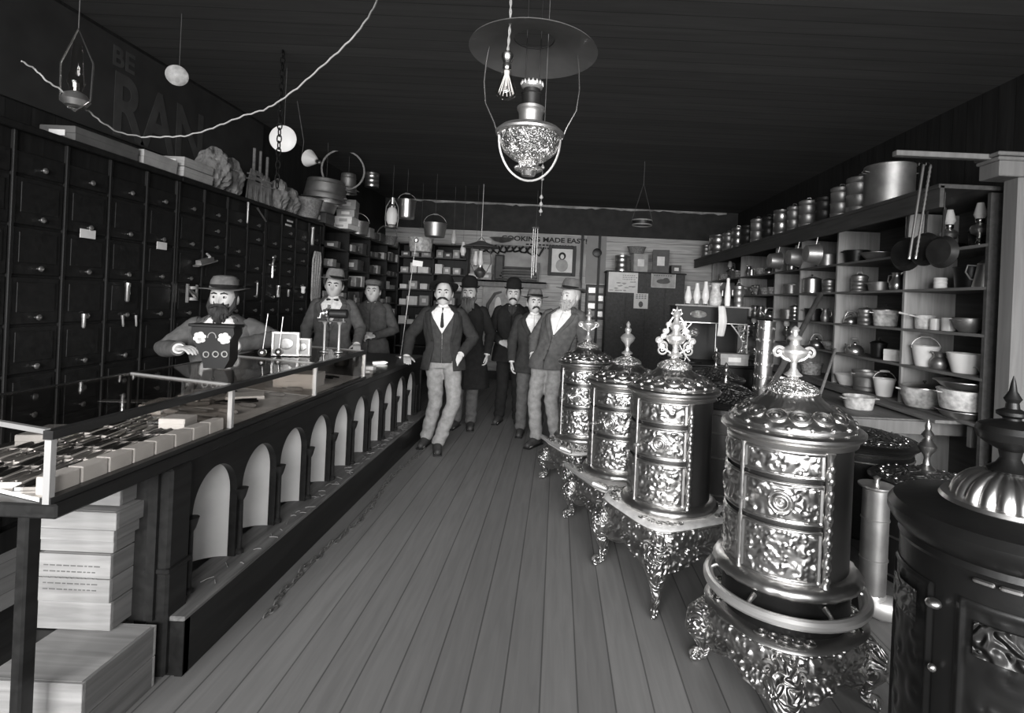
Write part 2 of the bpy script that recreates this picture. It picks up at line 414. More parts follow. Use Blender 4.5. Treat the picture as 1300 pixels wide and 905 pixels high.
for k in range(3):
    o=sc(.5,.5,ZC0,k); T=thing('glass_showcase',desc[k],'showcase',tuple(o),group=None)
    def L_(mb): mb.v=[(x-o.x,y-o.y,z-o.z) for x,y,z in mb.v]; return mb
    e=.006
    b=MB(); p=[sc(0+e,0,0,k),sc(1-e,0,0,k),sc(1-e,1,0,k),sc(0+e,1,0,k)]
    b.add([(q.x,q.y,ZC0) for q in p]+[(q.x,q.y,ZC0+.012) for q in p],[(3,2,1,0),(4,5,6,7),(0,1,5,4),(1,2,6,5),(2,3,7,6),(3,0,4,7)])
    obj('lined_floor',L_(b),M['lining'],T)
    b=MB(); quadbox(b,sc(0,0,0,k),sc(1,0,0,k),.03,ZC1-.026,ZC1); obj('front_rail',L_(b),M['frame'],T)
    b=MB(); quadbox(b,sc(0,0,0,k),sc(1,0,0,k),.034,ZC0,ZC0+.018); obj('base_rail',L_(b),M['frame'],T)
    b=MB(); quadbox(b,sc(0,1,0,k),sc(1,1,0,k),.03,ZC0,ZC0+.018); obj('base_rail',L_(b),M['frame'],T)
    b=MB(); quadbox(b,sc(0,1,0,k),sc(1,1,0,k),.02,ZC1-.014,ZC1); obj('back_rail',L_(b),M['frame'],T)
    for s_ in (0,1):
        if s_==1 and k<2: continue
        q=.008 if s_==0 else -.008
        b=MB(); quadbox(b,sc(s_,.02,0,k)+Vector((0,q,0)),sc(s_,.98,0,k)+Vector((0,q,0)),.014,ZC1-.012,ZC1+.003); obj('cross_rail',L_(b),M['bright'],T)
        b=MB(); quadbox(b,sc(s_,0,0,k)+Vector((.002,q-.009,0)),sc(s_,0,0,k)+Vector((.002,q+.009,0)),.02,ZC0,ZC1-.027); obj('corner_post',L_(b),M['bright'],T)
        b=MB(); quadbox(b,sc(s_,1,0,k)+Vector((0,q-.006,0)),sc(s_,1,0,k)+Vector((0,q+.006,0)),.012,ZC0,ZC1-.015); obj('corner_post',L_(b),M['frame'],T)
        b=MB(); quadbox(b,sc(s_,.03,0,k)+Vector((0,q,0)),sc(s_,.97,0,k)+Vector((0,q,0)),.003,ZC0+.012,ZC1-.013); obj('end_pane',L_(b),M['glass'],T,smooth=False)
    b=MB(); quadbox(b,sc(.02,0,0,k),sc(.98,0,0,k),.004,ZC0+.019,ZC1-.027); obj('front_pane',L_(b),M['glass'],T,smooth=False)
    b=MB(); e=.018/.88; p=[sc(e,.03,0,k),sc(1-e,.03,0,k),sc(1-e,.97,0,k),sc(e,.97,0,k)]
    b.add([(q.x,q.y,ZC1-.006) for q in p]+[(q.x,q.y,ZC1-.002) for q in p],[(3,2,1,0),(4,5,6,7),(0,1,5,4),(1,2,6,5),(2,3,7,6),(3,0,4,7)])
    obj('top_pane',L_(b),M['glass'],T,smooth=False)
ZI=ZC0+.0125
ORD=['first','second','third','fourth','fifth','sixth','seventh','eighth','ninth','tenth','eleventh','twelfth','thirteenth','fourteenth','fifteenth','sixteenth']
# pocketknife boxes
def knifebox(pale,blade):
    T=thing('knife_box','x','box',group='knife boxes in the nearest showcase')
    m=MB(); m.box((0,0,.004),(.085,.125,.008)); 
    for x in(-.0405,.0405): m.box((x,0,.012),(.004,.125,.012))
    for y in(-.0605,.0605): m.box((0,y,.012),(.085,.004,.012))
    obj('tray',m,M[pale],T)
    kn=MB()
    for q in(-.02,.02):
        kn.tube([(q-.004,-.045,.0165),(q,-.02,.0175),(q+.003,.01,.0175),(q,.045,.0165)],[.006,.0085,.0085,.006],8,round_=True)
    obj('pocketknife',kn,M[blade],T); return T
random.seed(11)
protos=[knifebox('card','dark'),knifebox('cardm','dark'),knifebox('paper','dulltin'),knifebox('cardd','tin')]
used=[False]*4
names=['white box of dark knives','grey box of dark knives','bright paper box of steel knives','black box of shiny knives']
for r in range(5):
    for c in range(7):
        w_=random.choices(range(4),[4,4,3,3])[0]
        o=protos[w_] if not used[w_] else copy_tree(protos[w_]); used[w_]=True
        s_=(c+.62)/7.3; t=.17+r*.155
        p=sc(s_,t,ZI,0)
        p.z+=.03*r*0.3*0
        place(o,(p.x,p.y,ZI),.18+random.uniform(-.05,.05),1,
          '%s in nearest showcase, %s row back, %s from near end'%(names[w_],ORD[r+1],ORD[c]),'knife boxes in the nearest showcase')
# pale box fronts along the front glass
def palebox():
    m=MB(); m.box((0,0,.028),(.05,.098,.056),bev=.003); return m
pb=obj('card_box',palebox(),M['card'])
for i in range(8):
    o=pb if i==0 else copy_tree(pb)
    p=sc((i+.66)/8.4,.06,ZI,0); o.location=p
    tag(o,'pale card box against the front glass of the nearest showcase, %s from its near end'%ORD[i],'box','pale boxes along the front glass')
# goods in the middle and far case
def flatbox(name,lab,cat,c,d,mt,rz=0,group=None,lid=True):
    T=thing(name,lab,cat,c,rz,group); x,y,z=d
    if lid:
        obj('box',MB().box((0,0,z*.3),(x*.97,y*.97,z*.6)),mt,T); obj('lid',MB().box((0,0,z*.72),(x,y,z*.56),bev=.003),mt,T)
    else: obj('box',MB().box((0,0,z/2),(x,y,z),bev=.003),mt,T)
    return T
p=sc(.86,.30,ZI,0); flatbox('cardboard_box','small white lidded box lying on the knives at the far end of the nearest showcase','box',(p.x,p.y,ZI+.019),(.11,.10,.045),M['card'],.1)
p=sc(.3,.40,ZI,2); flatbox('cardboard_box','large white flat box inside the farthest showcase','box',tuple(p),(.27,.2,.095),M['paper'],.05)
p=sc(.45,.86,ZI,0); flatbox('cardboard_box','grey box at the back glass of the nearest showcase','box',tuple(p),(.1,.18,.05),M['cardm'],.2)
p=sc(.15,.86,ZI,1); flatbox('cardboard_box','long white box at the back glass of the middle showcase, nearer the camera','box',tuple(p),(.1,.2,.05),M['card'],.2)
p=sc(.47,.86,ZI,1); flatbox('cardboard_box','long white box at the back glass of the middle showcase, farther along','box',tuple(p),(.1,.2,.05),M['paper'],.2)
p=sc(.72,.55,ZI,1); flatbox('cardboard_box','crumpled white paper packet beneath the tools in the middle showcase','packet',tuple(p),(.2,.16,.02),M['paper'],.5,lid=False)
p=sc(.6,.68,ZI,2); flatbox('cardboard_box','dark flat box behind the white one in the farthest showcase','box',tuple(p),(.2,.2,.05),M['cardd'],.1)
def tool(kind):
    if kind=='chisel':
        T=thing('chisel','x','chisel'); obj('handle',MB().lathe([(.004,0),(.013,.01),(.015,.05),(.012,.1),(.009,.11)],12),M['crate'],T); obj('blade',MB().lathe([(.005,.11),(.005,.15)],8).box((0,0,.205),(.022,.004,.12)),M['tin'],T)
    elif kind=='file':
        T=thing('file','x','file'); obj('handle',MB().lathe([(.006,0),(.014,.02),(.012,.09),(.008,.1)],12),M['crate_s'],T); obj('blade',MB().box((0,0,.2),(.02,.006,.22),bev=.002),M['dulltin'],T)
    elif kind=='wrench':
        T=thing('wrench','x','wrench'); obj('shaft',MB().box((0,0,.11),(.022,.009,.2),bev=.003),M['tin'],T); obj('jaw',MB().prism([(-.03,.2),(.03,.2),(.034,.25),(.012,.25),(.01,.222),(-.01,.222),(-.012,.25),(-.034,.25)],-.006,.006),M['tin'],T)
    elif kind=='pliers':
        T=thing('pliers','x','pliers')
        for s_ in(-1,1): obj('handle',MB().tube([(s_*.03,0,0),(s_*.035,0,.06),(s_*.01,0,.12),(-s_*.012,0,.16),(-s_*.004,0,.2)],[.006,.007,.008,.011,.006],8,round_=True),M['iron'],T)
    elif kind=='saw':
        T=thing('hand_saw','x','saw'); obj('blade',MB().prism([(-.06,.1),(.05,.1),(.01,.55),(-.045,.55)],-.0012,.0012),M['tin'],T)
        obj('handle',MB().tube([(-.05,0,.1),(-.055,0,.03),(-.02,0,0),(.02,0,.01),(.05,0,.05),(.04,0,.1),(0,0,.11)],.012,8,closed=True),M['crate_s'],T)
    return T
tl=[('wrench',1,.12,.22,1.45,'bright wrench lying nearest the front glass of the middle showcase'),('chisel',1,.28,.2,1.35,'wood-handled chisel second along the front of the middle showcase'),
('wrench',1,.22,.42,1.6,'bright wrench in the second row of the middle showcase'),('file',1,.48,.2,1.4,'long file near the front glass of the middle showcase'),('pliers',1,.62,.33,2.2,'black pliers in the middle showcase beside the white packet'),
('saw',1,.42,.62,1.75,'hand saw with wooden handle in the middle showcase'),('file',1,.86,.22,1.5,'file at the far end of the middle showcase'),('chisel',2,.1,.2,1.4,'chisel at the near end of the farthest showcase'),('pliers',2,.72,.22,1.2,'pliers at the front of the farthest showcase'),('chisel',1,.1,.6,1.2,'chisel in the third row of the middle showcase'),('pliers',1,.75,.75,1.0,'pliers lying near the back of the middle showcase')]
for kd,k,s_,t,a,lab in tl:
    T=tool(kd); p=sc(s_,t,ZI+.016,k); T['label']=lab
    T.matrix_world=Matrix.Translation(p)@Matrix.Rotation(a+pi,4,'Z')@Matrix.Rotation(pi/2,4,'X')

# ------------------------------------------------------------------ crates under the near end of the counter
def crate(lab,x0,x1,y0,y1,z0,z1,slats=1,lid=False):
    T=thing('wooden_crate',lab,'crate',((x0+x1)/2,(y0+y1)/2,z0)); w_,d_,h_=x1-x0,y1-y0,z1-z0
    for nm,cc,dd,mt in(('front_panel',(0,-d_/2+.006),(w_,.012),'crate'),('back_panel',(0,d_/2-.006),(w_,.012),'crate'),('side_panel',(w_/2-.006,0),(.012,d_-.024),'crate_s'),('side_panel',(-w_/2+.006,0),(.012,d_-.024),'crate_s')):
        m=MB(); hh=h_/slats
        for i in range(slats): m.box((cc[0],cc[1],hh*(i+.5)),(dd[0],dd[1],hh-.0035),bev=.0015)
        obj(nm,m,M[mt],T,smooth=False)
    obj('bottom',MB().box((0,0,.008),(w_-.03,d_-.03,.012)),M['crate'],T)
    obj('lid',MB().box((0,0,h_-.007),(w_-.024,d_-.024,.012)),M['crate'],T)
    return T
crate('broad pale wooden crate on the floor, lowest of the stack under the counter end',-1.9,-1.47,1.72,2.04,0.0,.235,2)
crate('shallow pine crate second from the bottom of the stack under the counter end',-1.87,-1.6,1.98,2.32,.237,.343,1)
c2=crate('deep pine crate with stencilled marks in the middle of the stack under the counter end',-1.87,-1.6,1.97,2.3,.345,.523,2)
crate('thin pine box on top of the deep stencilled crate',-1.87,-1.6,1.98,2.32,.525,.573)
crate('thin pine box third from the top of the crate stack',-1.87,-1.585,1.96,2.33,.575,.62)
crate('flat pine box second from the top of the crate stack',-1.87,-1.57,1.95,2.3,.622,.69)
crate('topmost flat pine box of the crate stack, pushed back under the countertop',-1.86,-1.6,2.0,2.32,.692,.76)
mk=MB(); random.seed(5)
for r in range(5):
    x=-.11
    while x<.08:
        w_=random.uniform(.008,.022); mk.box((x+w_/2,-.1655,.135-r*.022),(w_,.001,.004)); x+=w_+.006
obj('stencil_marks',mk,M['cardd'],c2)
# ------------------------------------------------------------------ small goods library (pivot at base centre)
def scroll(mb,c,R,turns,r0,r1,ax,ay,a0=0,sg=1,n=26,seg=6):
    """spiral tube in the plane of unit vectors ax, ay"""
    c=Vector(c); ax=Vector(ax); ay=Vector(ay); P=[];Q=[]
    for i in range(n+1):
        t=i/n; a=a0+sg*turns*2*pi*t; rr=R*(1-t*.88)
        P.append(c+ax*cos(a)*rr+ay*sin(a)*rr); Q.append(r0+(r1-r0)*t)
    mb.tube(P,Q,seg,round_=True)
def bail(T,r,z,mt,up=1,h=None,wood_=False):
    h=h or r*.9; n=14
    m=MB().tube([(r*cos(pi*i/n),0,z+up*h*sin(pi*i/n)) for i in range(n+1)],.003,6)
    b=obj('bail_handle',m,M[mt],T)
    if wood_: obj('grip',MB().lathe([(.006,-.04),(.011,-.02),(.011,.02),(.006,.04)],8,M=Matrix.Translation((0,0,z+up*h))@Matrix.Rotation(pi/2,4,'Y')),M['crate'],b)
def pot(r,h,mt,taper=1.0,lid=None,side=True,long=False,bl=None,bulge=0,rim=True,name='pot',cat='pot',beads=0):
    T=thing(name,'x',cat)
    pr=[(.001,.0),(r*taper*.94,0),(r*taper,h*.04)]
    for k in range(1,9):
        q=k/9; pr.append((r*(taper+(1-taper)*q)+bulge*sin(pi*q),h*(.04+.96*q)))
    for b in range(beads):
        z=h*(.25+.5*b/max(1,beads-1)) if beads>1 else h*.5
        rr=r*(taper+(1-taper)*z/h)+bulge*sin(pi*z/h)
        pr+= [(rr,z-.006),(rr+.004,z),(rr,z+.006)]
    pr.sort(key=lambda p:p[1]) if not bulge else pr.sort(key=lambda p:p[1])
    pr=[pr[0]]+pr[1:]
    pr.append((r,h)); 
    if rim: pr+=[(r+.006,h),(r+.007,h+.004),(r+.002,h+.006)]
    pr+=[(r-.003,h+.003),(r-.004,h*.9),(r*taper-.004,h*.1),(.001,.01)]
    obj('body',MB().lathe(pr,28,cap=False),M[mt],T)
    if side:
        for s_ in(-1,1):
            obj('side_handle',MB().tube([(s_*(r-.002),-.03,h*.86),(s_*(r+.03),-.03,h*.88),(s_*(r+.034),0,h*.9),(s_*(r+.03),.03,h*.88),(s_*(r-.002),.03,h*.86)],.004,6),M[mt],T)
    if long:
        obj('long_handle',MB().tube([(-r,0,h*.88),(-r-.06,0,h*.98),(-r-.2,0,h*1.15)],[.007,.006,.009],8,round_=True),M[mt],T)
    if bl: bail(T,r,h*.93,bl,wood_=True)
    if lid:
        L=obj('lid',MB().lathe([(r+.006,h+.004),(r+.005,h+.010),(r*.8,h+.022),(r*.3,h+.034),(.001,h+.036)],28),M[lid],T)
        obj('lid_knob',MB().lathe([(.006,h+.034),(.006,h+.044),(.014,h+.052),(.012,h+.06),(.001,h+.063)],12),M['dark'],L)
    return T
def kettle(r,mt,name='kettle'):
    T=thing(name,'x','kettle')
    obj('body',MB().lathe([(.001,0),(r*.95,0),(r*1.02,r*.15),(r,r*.45),(r*.85,r*.8),(r*.55,r*1.05),(r*.3,r*1.12)],26),M[mt],T)
    L=obj('lid',MB().lathe([(r*.34,r*1.1),(r*.33,r*1.16),(r*.15,r*1.24),(.001,r*1.26)],20),M[mt],T)
    obj('lid_knob',MB().lathe([(.005,r*1.25),(.014,r*1.36),(.001,r*1.42)],10),M['dark'],L)
    obj('spout',MB().tube([(-r*.8,0,r*.35),(-r*1.2,0,r*.55),(-r*1.35,0,r*.9),(-r*1.6,0,r*1.12)],[r*.24,r*.16,r*.11,r*.09],12),M[mt],T)
    bail(T,r*.75,r*.85,'dulltin',h=r*.95,wood_=True); return T
def coffeepot(r,h,mt):
    T=thing('coffee_pot','x','coffee pot')
    obj('body',MB().lathe([(.001,0),(r,0),(r,h*.04),(r*.62,h*.82),(r*.66,h*.85),(r*.4,h*.93),(.01,h)],24),M[mt],T)
    obj('lid_knob',MB().lathe([(.004,h),(.012,h+.015),(.001,h+.026)],10),M['dark'],T)
    obj('spout',MB().tube([(-r*.8,0,h*.3),(-r*1.25,0,h*.5),(-r*1.35,0,h*.75),(-r*1.7,0,h*.88)],[r*.22,r*.15,r*.1,r*.08],10),M[mt],T)
    obj('handle',MB().tube([(r*.65,0,h*.78),(r*1.35,0,h*.8),(r*1.5,0,h*.55),(r*1.1,0,h*.3),(r*.85,0,h*.28)],r*.07,8),M[mt],T); return T
def can(r,h,mt,lid=True,hoops=3,name='tin_can',cat='can'):
    T=thing(name,'x',cat); pr=[(.001,0),(r,0)]
    for k in range(hoops):
        z=h*(k+.6)/hoops; pr+=[(r,z-.006),(r+.004,z),(r,z+.006)]
    pr+=[(r,h),(r-.004,h),(r-.005,h-.03),(.001,h-.03)] if not lid else [(r,h),(.001,h)]
    obj('body',MB().lathe(pr,24,cap=False),M[mt],T)
    if lid:
        L=obj('lid',MB().lathe([(r+.005,h-.02),(r+.005,h+.006),(r*.8,h+.02),(.001,h+.034)],24),M[mt],T)
        obj('lid_handle',MB().tube([(-.025,0,h+.025),(-.018,0,h+.05),(.018,0,h+.05),(.025,0,h+.025)],.003,6),M[mt],L)
    return T
def mug(r,h,mt):
    T=thing('mug','x','mug')
    obj('body',MB().lathe([(.001,0),(r,0),(r,h),(r-.003,h),(r-.004,.01),(.001,.01)],20,cap=False),M[mt],T)
    obj('handle',MB().tube([(r,0,h*.85),(r+.03,0,h*.8),(r+.03,0,h*.3),(r,0,h*.2)],.004,6),M[mt],T); return T
def chimney(h=.26,name='lamp_chimney'):
    m=MB().lathe([(.024,0),(.026,.03),(.042,.07),(.036,.11),(.023,.16),(.02,h)],18,cap=False)
    T=thing(name,'x','lamp chimney'); obj('glass_tube',m,M['milk'],T)
    obj('base_ring',MB().lathe([(.026,0),(.029,.004),(.026,.012)],18,cap=False),M['brass'],T); return T
M['milk']=mat('cloudy_glass',.7,.2,0,.05,6,0)
def oillamp(h=.42,bowl='lglass_d',shade=False):
    T=thing('oil_lamp','x','lamp')
    obj('foot',MB().lathe([(.001,0),(.06,0),(.062,.012),(.025,.03),(.014,.05),(.02,.065),(.014,.08)],20),M['brass'],T)
    obj('font',MB().lathe([(.014,.08),(.05,.1),(.062,.13),(.05,.155),(.02,.17)],20),M['tin'],T)
    obj('burner',MB().lathe([(.02,.17),(.028,.18),(.03,.2),(.024,.212)],16),M['brass'],T)
    obj('glass_tube',MB().lathe([(.024,.2),(.042,.235),(.034,.27),(.022,.32),(.02,h)],16,cap=False),M['milk'],T)
    return T
def box_(d,mt,lid=True,name='cardboard_box',cat='box'):
    T=thing(name,'x',cat); x,y,z=d
    obj('box',MB().box((0,0,z*.35),(x*.97,y*.97,z*.7)),M[mt],T)
    obj('lid',MB().box((0,0,z*.76),(x,y,z*.48),bev=.003),M[mt],T)
    obj('end_label',MB().box((0,-y/2-.001,z*.5),(x*.45,.002,z*.4)),M['paper' if mt!='paper' else 'cardm'],T)
    return T
def basin(r,h,mt,n=1):
    T=thing('wash_basin','x','basin')
    obj('bowl',MB().lathe([(.001,0),(r*.6,0),(r*.8,h*.4),(r*.93,h*.85),(r,h),(r+.012,h+.002),(r+.012,h+.006),(r-.003,h+.004),(r*.78,h*.45),(.001,.008)],28,cap=False),M[mt],T)
    return T
def jug(r,h,mt):
    T=thing('jug','x','jug')
    obj('body',MB().lathe([(.001,0),(r*.8,0),(r,h*.25),(r*.95,h*.45),(r*.6,h*.72),(r*.62,h*.9),(r*.75,h),(r*.7,h),(r*.55,h*.88),(.001,h*.5)],24,cap=False),M[mt],T)
    obj('lip',MB().tube([(-r*.6,0,h*.92),(-r*.95,0,h*1.02)],[r*.2,r*.08],8),M[mt],T)
    obj('handle',MB().tube([(r*.62,0,h*.88),(r*1.25,0,h*.85),(r*1.35,0,h*.55),(r*.95,0,h*.35)],.006,8),M[mt],T); return T

# ------------------------------------------------------------------ drawer cabinets on the left wall
XC=-3.0; Y0=2.93; CW=.3165
def cabinet(i0,n,label):
    ya=Y0+i0*CW; yb=ya+n*CW; T=thing('drawer_cabinet',label,'cabinet',((XC-.17),(ya+yb)/2,0))
    W_=yb-ya
    obj('carcass',MB().box((0,0,1.17),(.30,W_-.004,2.34)),M['cab'],T)
    obj('top_board',MB().box((.015,0,2.36),(.36,W_-.002,.04),bev=.006),M['cab'],T)
    obj('plinth',MB().box((.155,0,.06),(.02,W_-.004,.12)),M['cab'],T)
    for c in range(n+1):
        y=-W_/2+c*CW; y=min(max(y,-W_/2+.012),W_/2-.012)
        obj('stile',MB().box((.16,y,1.23),(.022,.02,2.22),bev=.003),M['cab'],T)
    for c in range(n):
        y=-W_/2+(c+.5)*CW; small=(i0+c)>=5
        rows=[]; z=.98
        while z<2.3:
            big=(not small) or (z<1.2) or ((i0+c)*7+int(z*10))%5==0
            h=.28 if (big and z+.28<=2.34) else .14
            if z+h>2.36: break
            rows.append((z,h)); z+=h
        rows=[(.14,.28),(.42,.28),(.70,.28)]+rows
        for z,h in rows:
            if z<.9 and (i0+c)%1==0: pass
            d=MB().box((.152,y,z+h/2),(.022,CW-.03,h-.014),bev=.004)
            if h>.2: d.box((.165,y,z+h/2+.02),(.006,CW-.09,h-.11),bev=.002)
            D=obj('drawer',d,M['drawer'],T)
            kz=z+ (.045 if h>.2 else .05)
            obj('knob',MB().lathe([(.005,0),(.005,.012),(.014,.018),(.017,.026),(.011,.032),(.001,.034)],12,M=Matrix.Translation((.163,y+.0,kz))@Matrix.Rotation(pi/2,4,'Y')),M['tin'],D)
    return T
cabinet(-4,8,'dark cabinet of deep drawers on the side wall, nearest the camera behind the showcases')
cabinet(4,4,'dark cabinet of mixed drawers on the side wall, middle one, behind the hatted bearded man')
cabinet(8,4,'dark cabinet of small drawers on the side wall, farthest one, beside the goods shelves')
# samples wired to the drawer fronts
def onface(px,py,dx=.03):
    """spot on the cabinet face seen at this place of the photograph"""
    du=(px-PX)+ROLL*(py-PY); Y=XC_F*F/du
    p=at(px,py,Y); p.x=XC_F+dx; return p
XC_F=XC-.17+.16+.012
def card(px,py,w_,h_,mt,lab,name='paper_label',cat='label'):
    p=onface(px,py,.006); m=MB().box((0,0,0),(.003,w_,h_)); o=obj(name,m,M[mt]); o.location=p; tag(o,lab,cat)
card(111,297,.11,.055,'card','white paper label tacked on the nearest dark drawer cabinet')
card(205,312,.1,.055,'card','small square paper label on a drawer left above the hatted bearded man')
card(368,281,.13,.02,'card','upper of two narrow white strips on the farthest drawer cabinet','paper_strip')
card(366,286,.13,.02,'card','lower of two narrow white strips on the farthest drawer cabinet','paper_strip')
def rod(px,py,h_,r,mt,lab,tilt=0,name='tool_sample'):
    p=onface(px,py,.03); T=thing(name,lab,'tool',tuple(p)); T.rotation_euler=(tilt,0,0)
    obj('shaft',MB().lathe([(r*.6,-h_/2),(r,-h_/2+.01),(r,h_/2-.03),(r*1.2,h_/2-.02),(r*1.2,h_/2)],10),M[mt],T)
    obj('hook',MB().tube([(0,0,h_/2),(-.012,0,h_/2+.014),(-.03,0,h_/2+.005)],.003,6),M['dark'],T)
rod(157,371,.13,.014,'tin','shiny ribbed tube sample on the drawers above the near showcase')
rod(101,407,.09,.011,'dulltin','short rod sample on the drawer above the nearest showcase, closest to the camera')
rod(151,407,.08,.008,'dulltin','short thin rod sample, left of a pair on one drawer above the near showcase',.15)
rod(168,407,.08,.008,'dulltin','short thin rod sample, right of a pair on one drawer above the near showcase',.1)
rod(323,367,.13,.008,'tin','bright slim bolt sample on the drawers just behind the bearded man')
rod(350,370,.13,.02,'tin','thick shiny bolt sample hanging on the drawers between the two hatted clerks')
rod(363,372,.08,.014,'dulltin','stubby grey bolt sample hanging low on the farthest drawer cabinet')
rod(382,368,.08,.022,'card','stubby white sample beside the farthest upright of the drawers')
rod(394,300,.22,.02,'dulltin','long grey tube sample high on the farthest drawer cabinet')
rod(399,343,.2,.01,'dulltin','slanted slim file sample low on the farthest drawer cabinet',.4)
rod(329,273,.2,.008,'dulltin','slanted thin file sample high on the drawers over the bearded man',1.0)
rod(311,270,.2,.01,'dulltin','upright thin rod sample high on the middle drawer cabinet')
# plane, pulley
p=onface(256,331,.035); T=thing('bench_plane','pale smoothing plane sample fixed to the drawers above the bearded man','plane',tuple(p)); T.rotation_euler=(.25,0,0)
obj('sole',MB().box((0,0,-.02),(.05,.26,.016),bev=.004),M['tin'],T); obj('handle',MB().tube([(0,.05,-.01),(0,.06,.03),(0,.03,.055)],[.014,.012,.009],8,round_=True),M['crate'],T)
obj('body',MB().prism([(-.025,-.012),(.025,-.012),(.02,.02),(-.02,.02)],-.09,.08),M['dulltin'],T)
p=onface(238,372,.04); T=thing('pulley','bright double pulley sample mounted on the drawers beside the bearded man','pulley',tuple(p))
for z in(-.045,.045): obj('wheel',MB().lathe([(.02,-.012),(.045,-.012),(.036,0),(.045,.012),(.02,.012)],20,(0,0,z)),M['bright'],T)
obj('bracket',MB().box((0,-.055,0),(.02,.012,.15)).box((0,.055,.01),(.015,.01,.12)).tube([(0,-.05,.04),(0,.05,-.03)],.016,8),M['tin'],T)
p=onface(345,340,.013); T=thing('faucet_sample','bright brass faucet sample hanging on the drawers between the two hatted clerks','faucet',tuple(p))
obj('pipe',MB().tube([(0,0,-.1),(0,0,.05),(0,.02,.09)],.013,8,round_=True),M['tin'],T); obj('tap',MB().tube([(0,-.06,.03),(0,.05,.02)],.01,8,round_=True).ell((0,0,.11),(.012,.012,.016)),M['tin'],T)
T=thing('hose_coil','long loops of pale rope hanging from the end of the farthest cabinet','rope',(-2.965,6.55,1.95))
for q in range(4):
    y=-.06+.045*q; obj('loop',MB().tube([(.0+.01*q,y-.035,-.05),(0,y-.04,-.5),(0,y,-.62),(0,y+.04,-.5),(0,y+.035,-.05),(0,y,.05)],.012,8,closed=True),M['rope'],T)

# ------------------------------------------------------------------ goods on top of the cabinets (top at 2.38)
ZT_=2.381
def put(T,x,y,z,rz,lab,group=None): return place(T,(x,y,z),rz,None,lab,group)
put(box_((.22,.5,.09),'cardd'),-3.1,3.52,ZT_,0,'long flat grey box on the cabinets, nearest of three in a row')
put(box_((.2,.34,.1),'cardm'),-3.08,3.97,ZT_,0,'flat grey box on the cabinets, middle of three in a row')
put(box_((.24,.36,.075),'cardm'),-3.08,4.36,ZT_,0,'lower flat box of the stacked pair on the cabinets under the wall sign')
put(box_((.24,.36,.07),'cardm'),-3.08,4.36,ZT_+.08,0,'upper flat box of the stacked pair on the cabinets under the wall sign')
def bundle(px,py,w_,h_,lab,mt='cloth_p',seed=0,brush=False,y=None):
    random.seed(seed); ph=[random.uniform(0,6) for _ in range(6)]
    T=thing('wrapped_bundle',lab,'bundle')
    def df(d):
        a=atan2(d.y,d.x); return .11*sin(5*a+ph[0]+3*d.z)+.09*abs(sin(7*a+ph[1]-5*d.z))+.06*sin(7*d.z+ph[2])+.05*abs(sin(13*a+9*d.z+ph[3]))-.12*exp(-((d.z-.45)/.12)**2)
    obj('wrapping',MB().ell((0,0,h_/2),(w_*.46,w_*.46,h_/2),60,40,df=df),M[mt],T)
    obj('tie',MB().tube([(w_*.36*cos(a),w_*.36*sin(a),h_*.72) for a in [2*pi*i/14 for i in range(14)]],.008,6,closed=True),M['rope'],T)
    return T
def broomhead(h_,lab):
    T=thing('broom_head',lab,'brush'); m=MB()
    for i in range(16):
        x=-.09+.012*i; m.tube([(x*.5,0,h_*.75),(x,.0,h_*.4),(x*1.2,.01*sin(i),0)],[.005,.007,.008],6)
    obj('bristles',m,M['cloth_p'],T); obj('stitching',MB().box((0,0,h_*.5),(.2,.03,.012)).box((0,0,h_*.62),(.17,.03,.012)),M['rope'],T)
    obj('handle_stub',MB().lathe([(.014,h_*.7),(.014,h_*1.25)],10),M['crate_s'],T); return T
def on_cab(px,X=-3.08): 
    du=px-PX+ROLL*(230-PY); return X*F/du
for i,(px,w_,h_,lab) in enumerate(((268,.26,.34,'knotted pale cloth bundle on the cabinets beside the stacked grey boxes'),(291,.2,.3,'taller pale cloth bundle on the cabinets between boxes and brooms'),(352,.2,.3,'crumpled pale bundle on the cabinets behind the hanging chain'),(366,.22,.26,'lumpy pale bundle on the cabinets just beyond the hanging chain'))):
    T=bundle(0,0,w_,h_,lab,seed=i+1); T.location=(-3.06,on_cab(px),ZT_)
for i,(px,h_) in enumerate(((318,.42),(326,.42),(335,.40))):
    T=broomhead(h_,'pale straw broom head standing on the cabinets, %s of three'%ORD[i]); T.location=(-3.05,on_cab(px),ZT_); T.rotation_euler=(0,0,pi/2)
# baskets, pails beyond
def basket(r,h,lab,loc_,mt='wicker',bl=True):
    T=thing('wicker_basket',lab,'basket',loc_)
    obj('body',MB().lathe([(.001,0),(r*.75,0),(r,h),(r+.01,h+.008),(r-.01,h),(.001,.012)],28,cap=False,rf=lambda a,z,k:.004*sin(14*a)),M[mt],T)
    if bl: obj('hoop_handle',MB().tube([(r*cos(pi*i/16),0,h+r*1.1*sin(pi*i/16)) for i in range(17)],.011,8),M[mt],T)
    return T
basket(.2,.22,'squat wicker basket on the cabinets past the pale bundles',(-3.05,6.35,ZT_),bl=False)
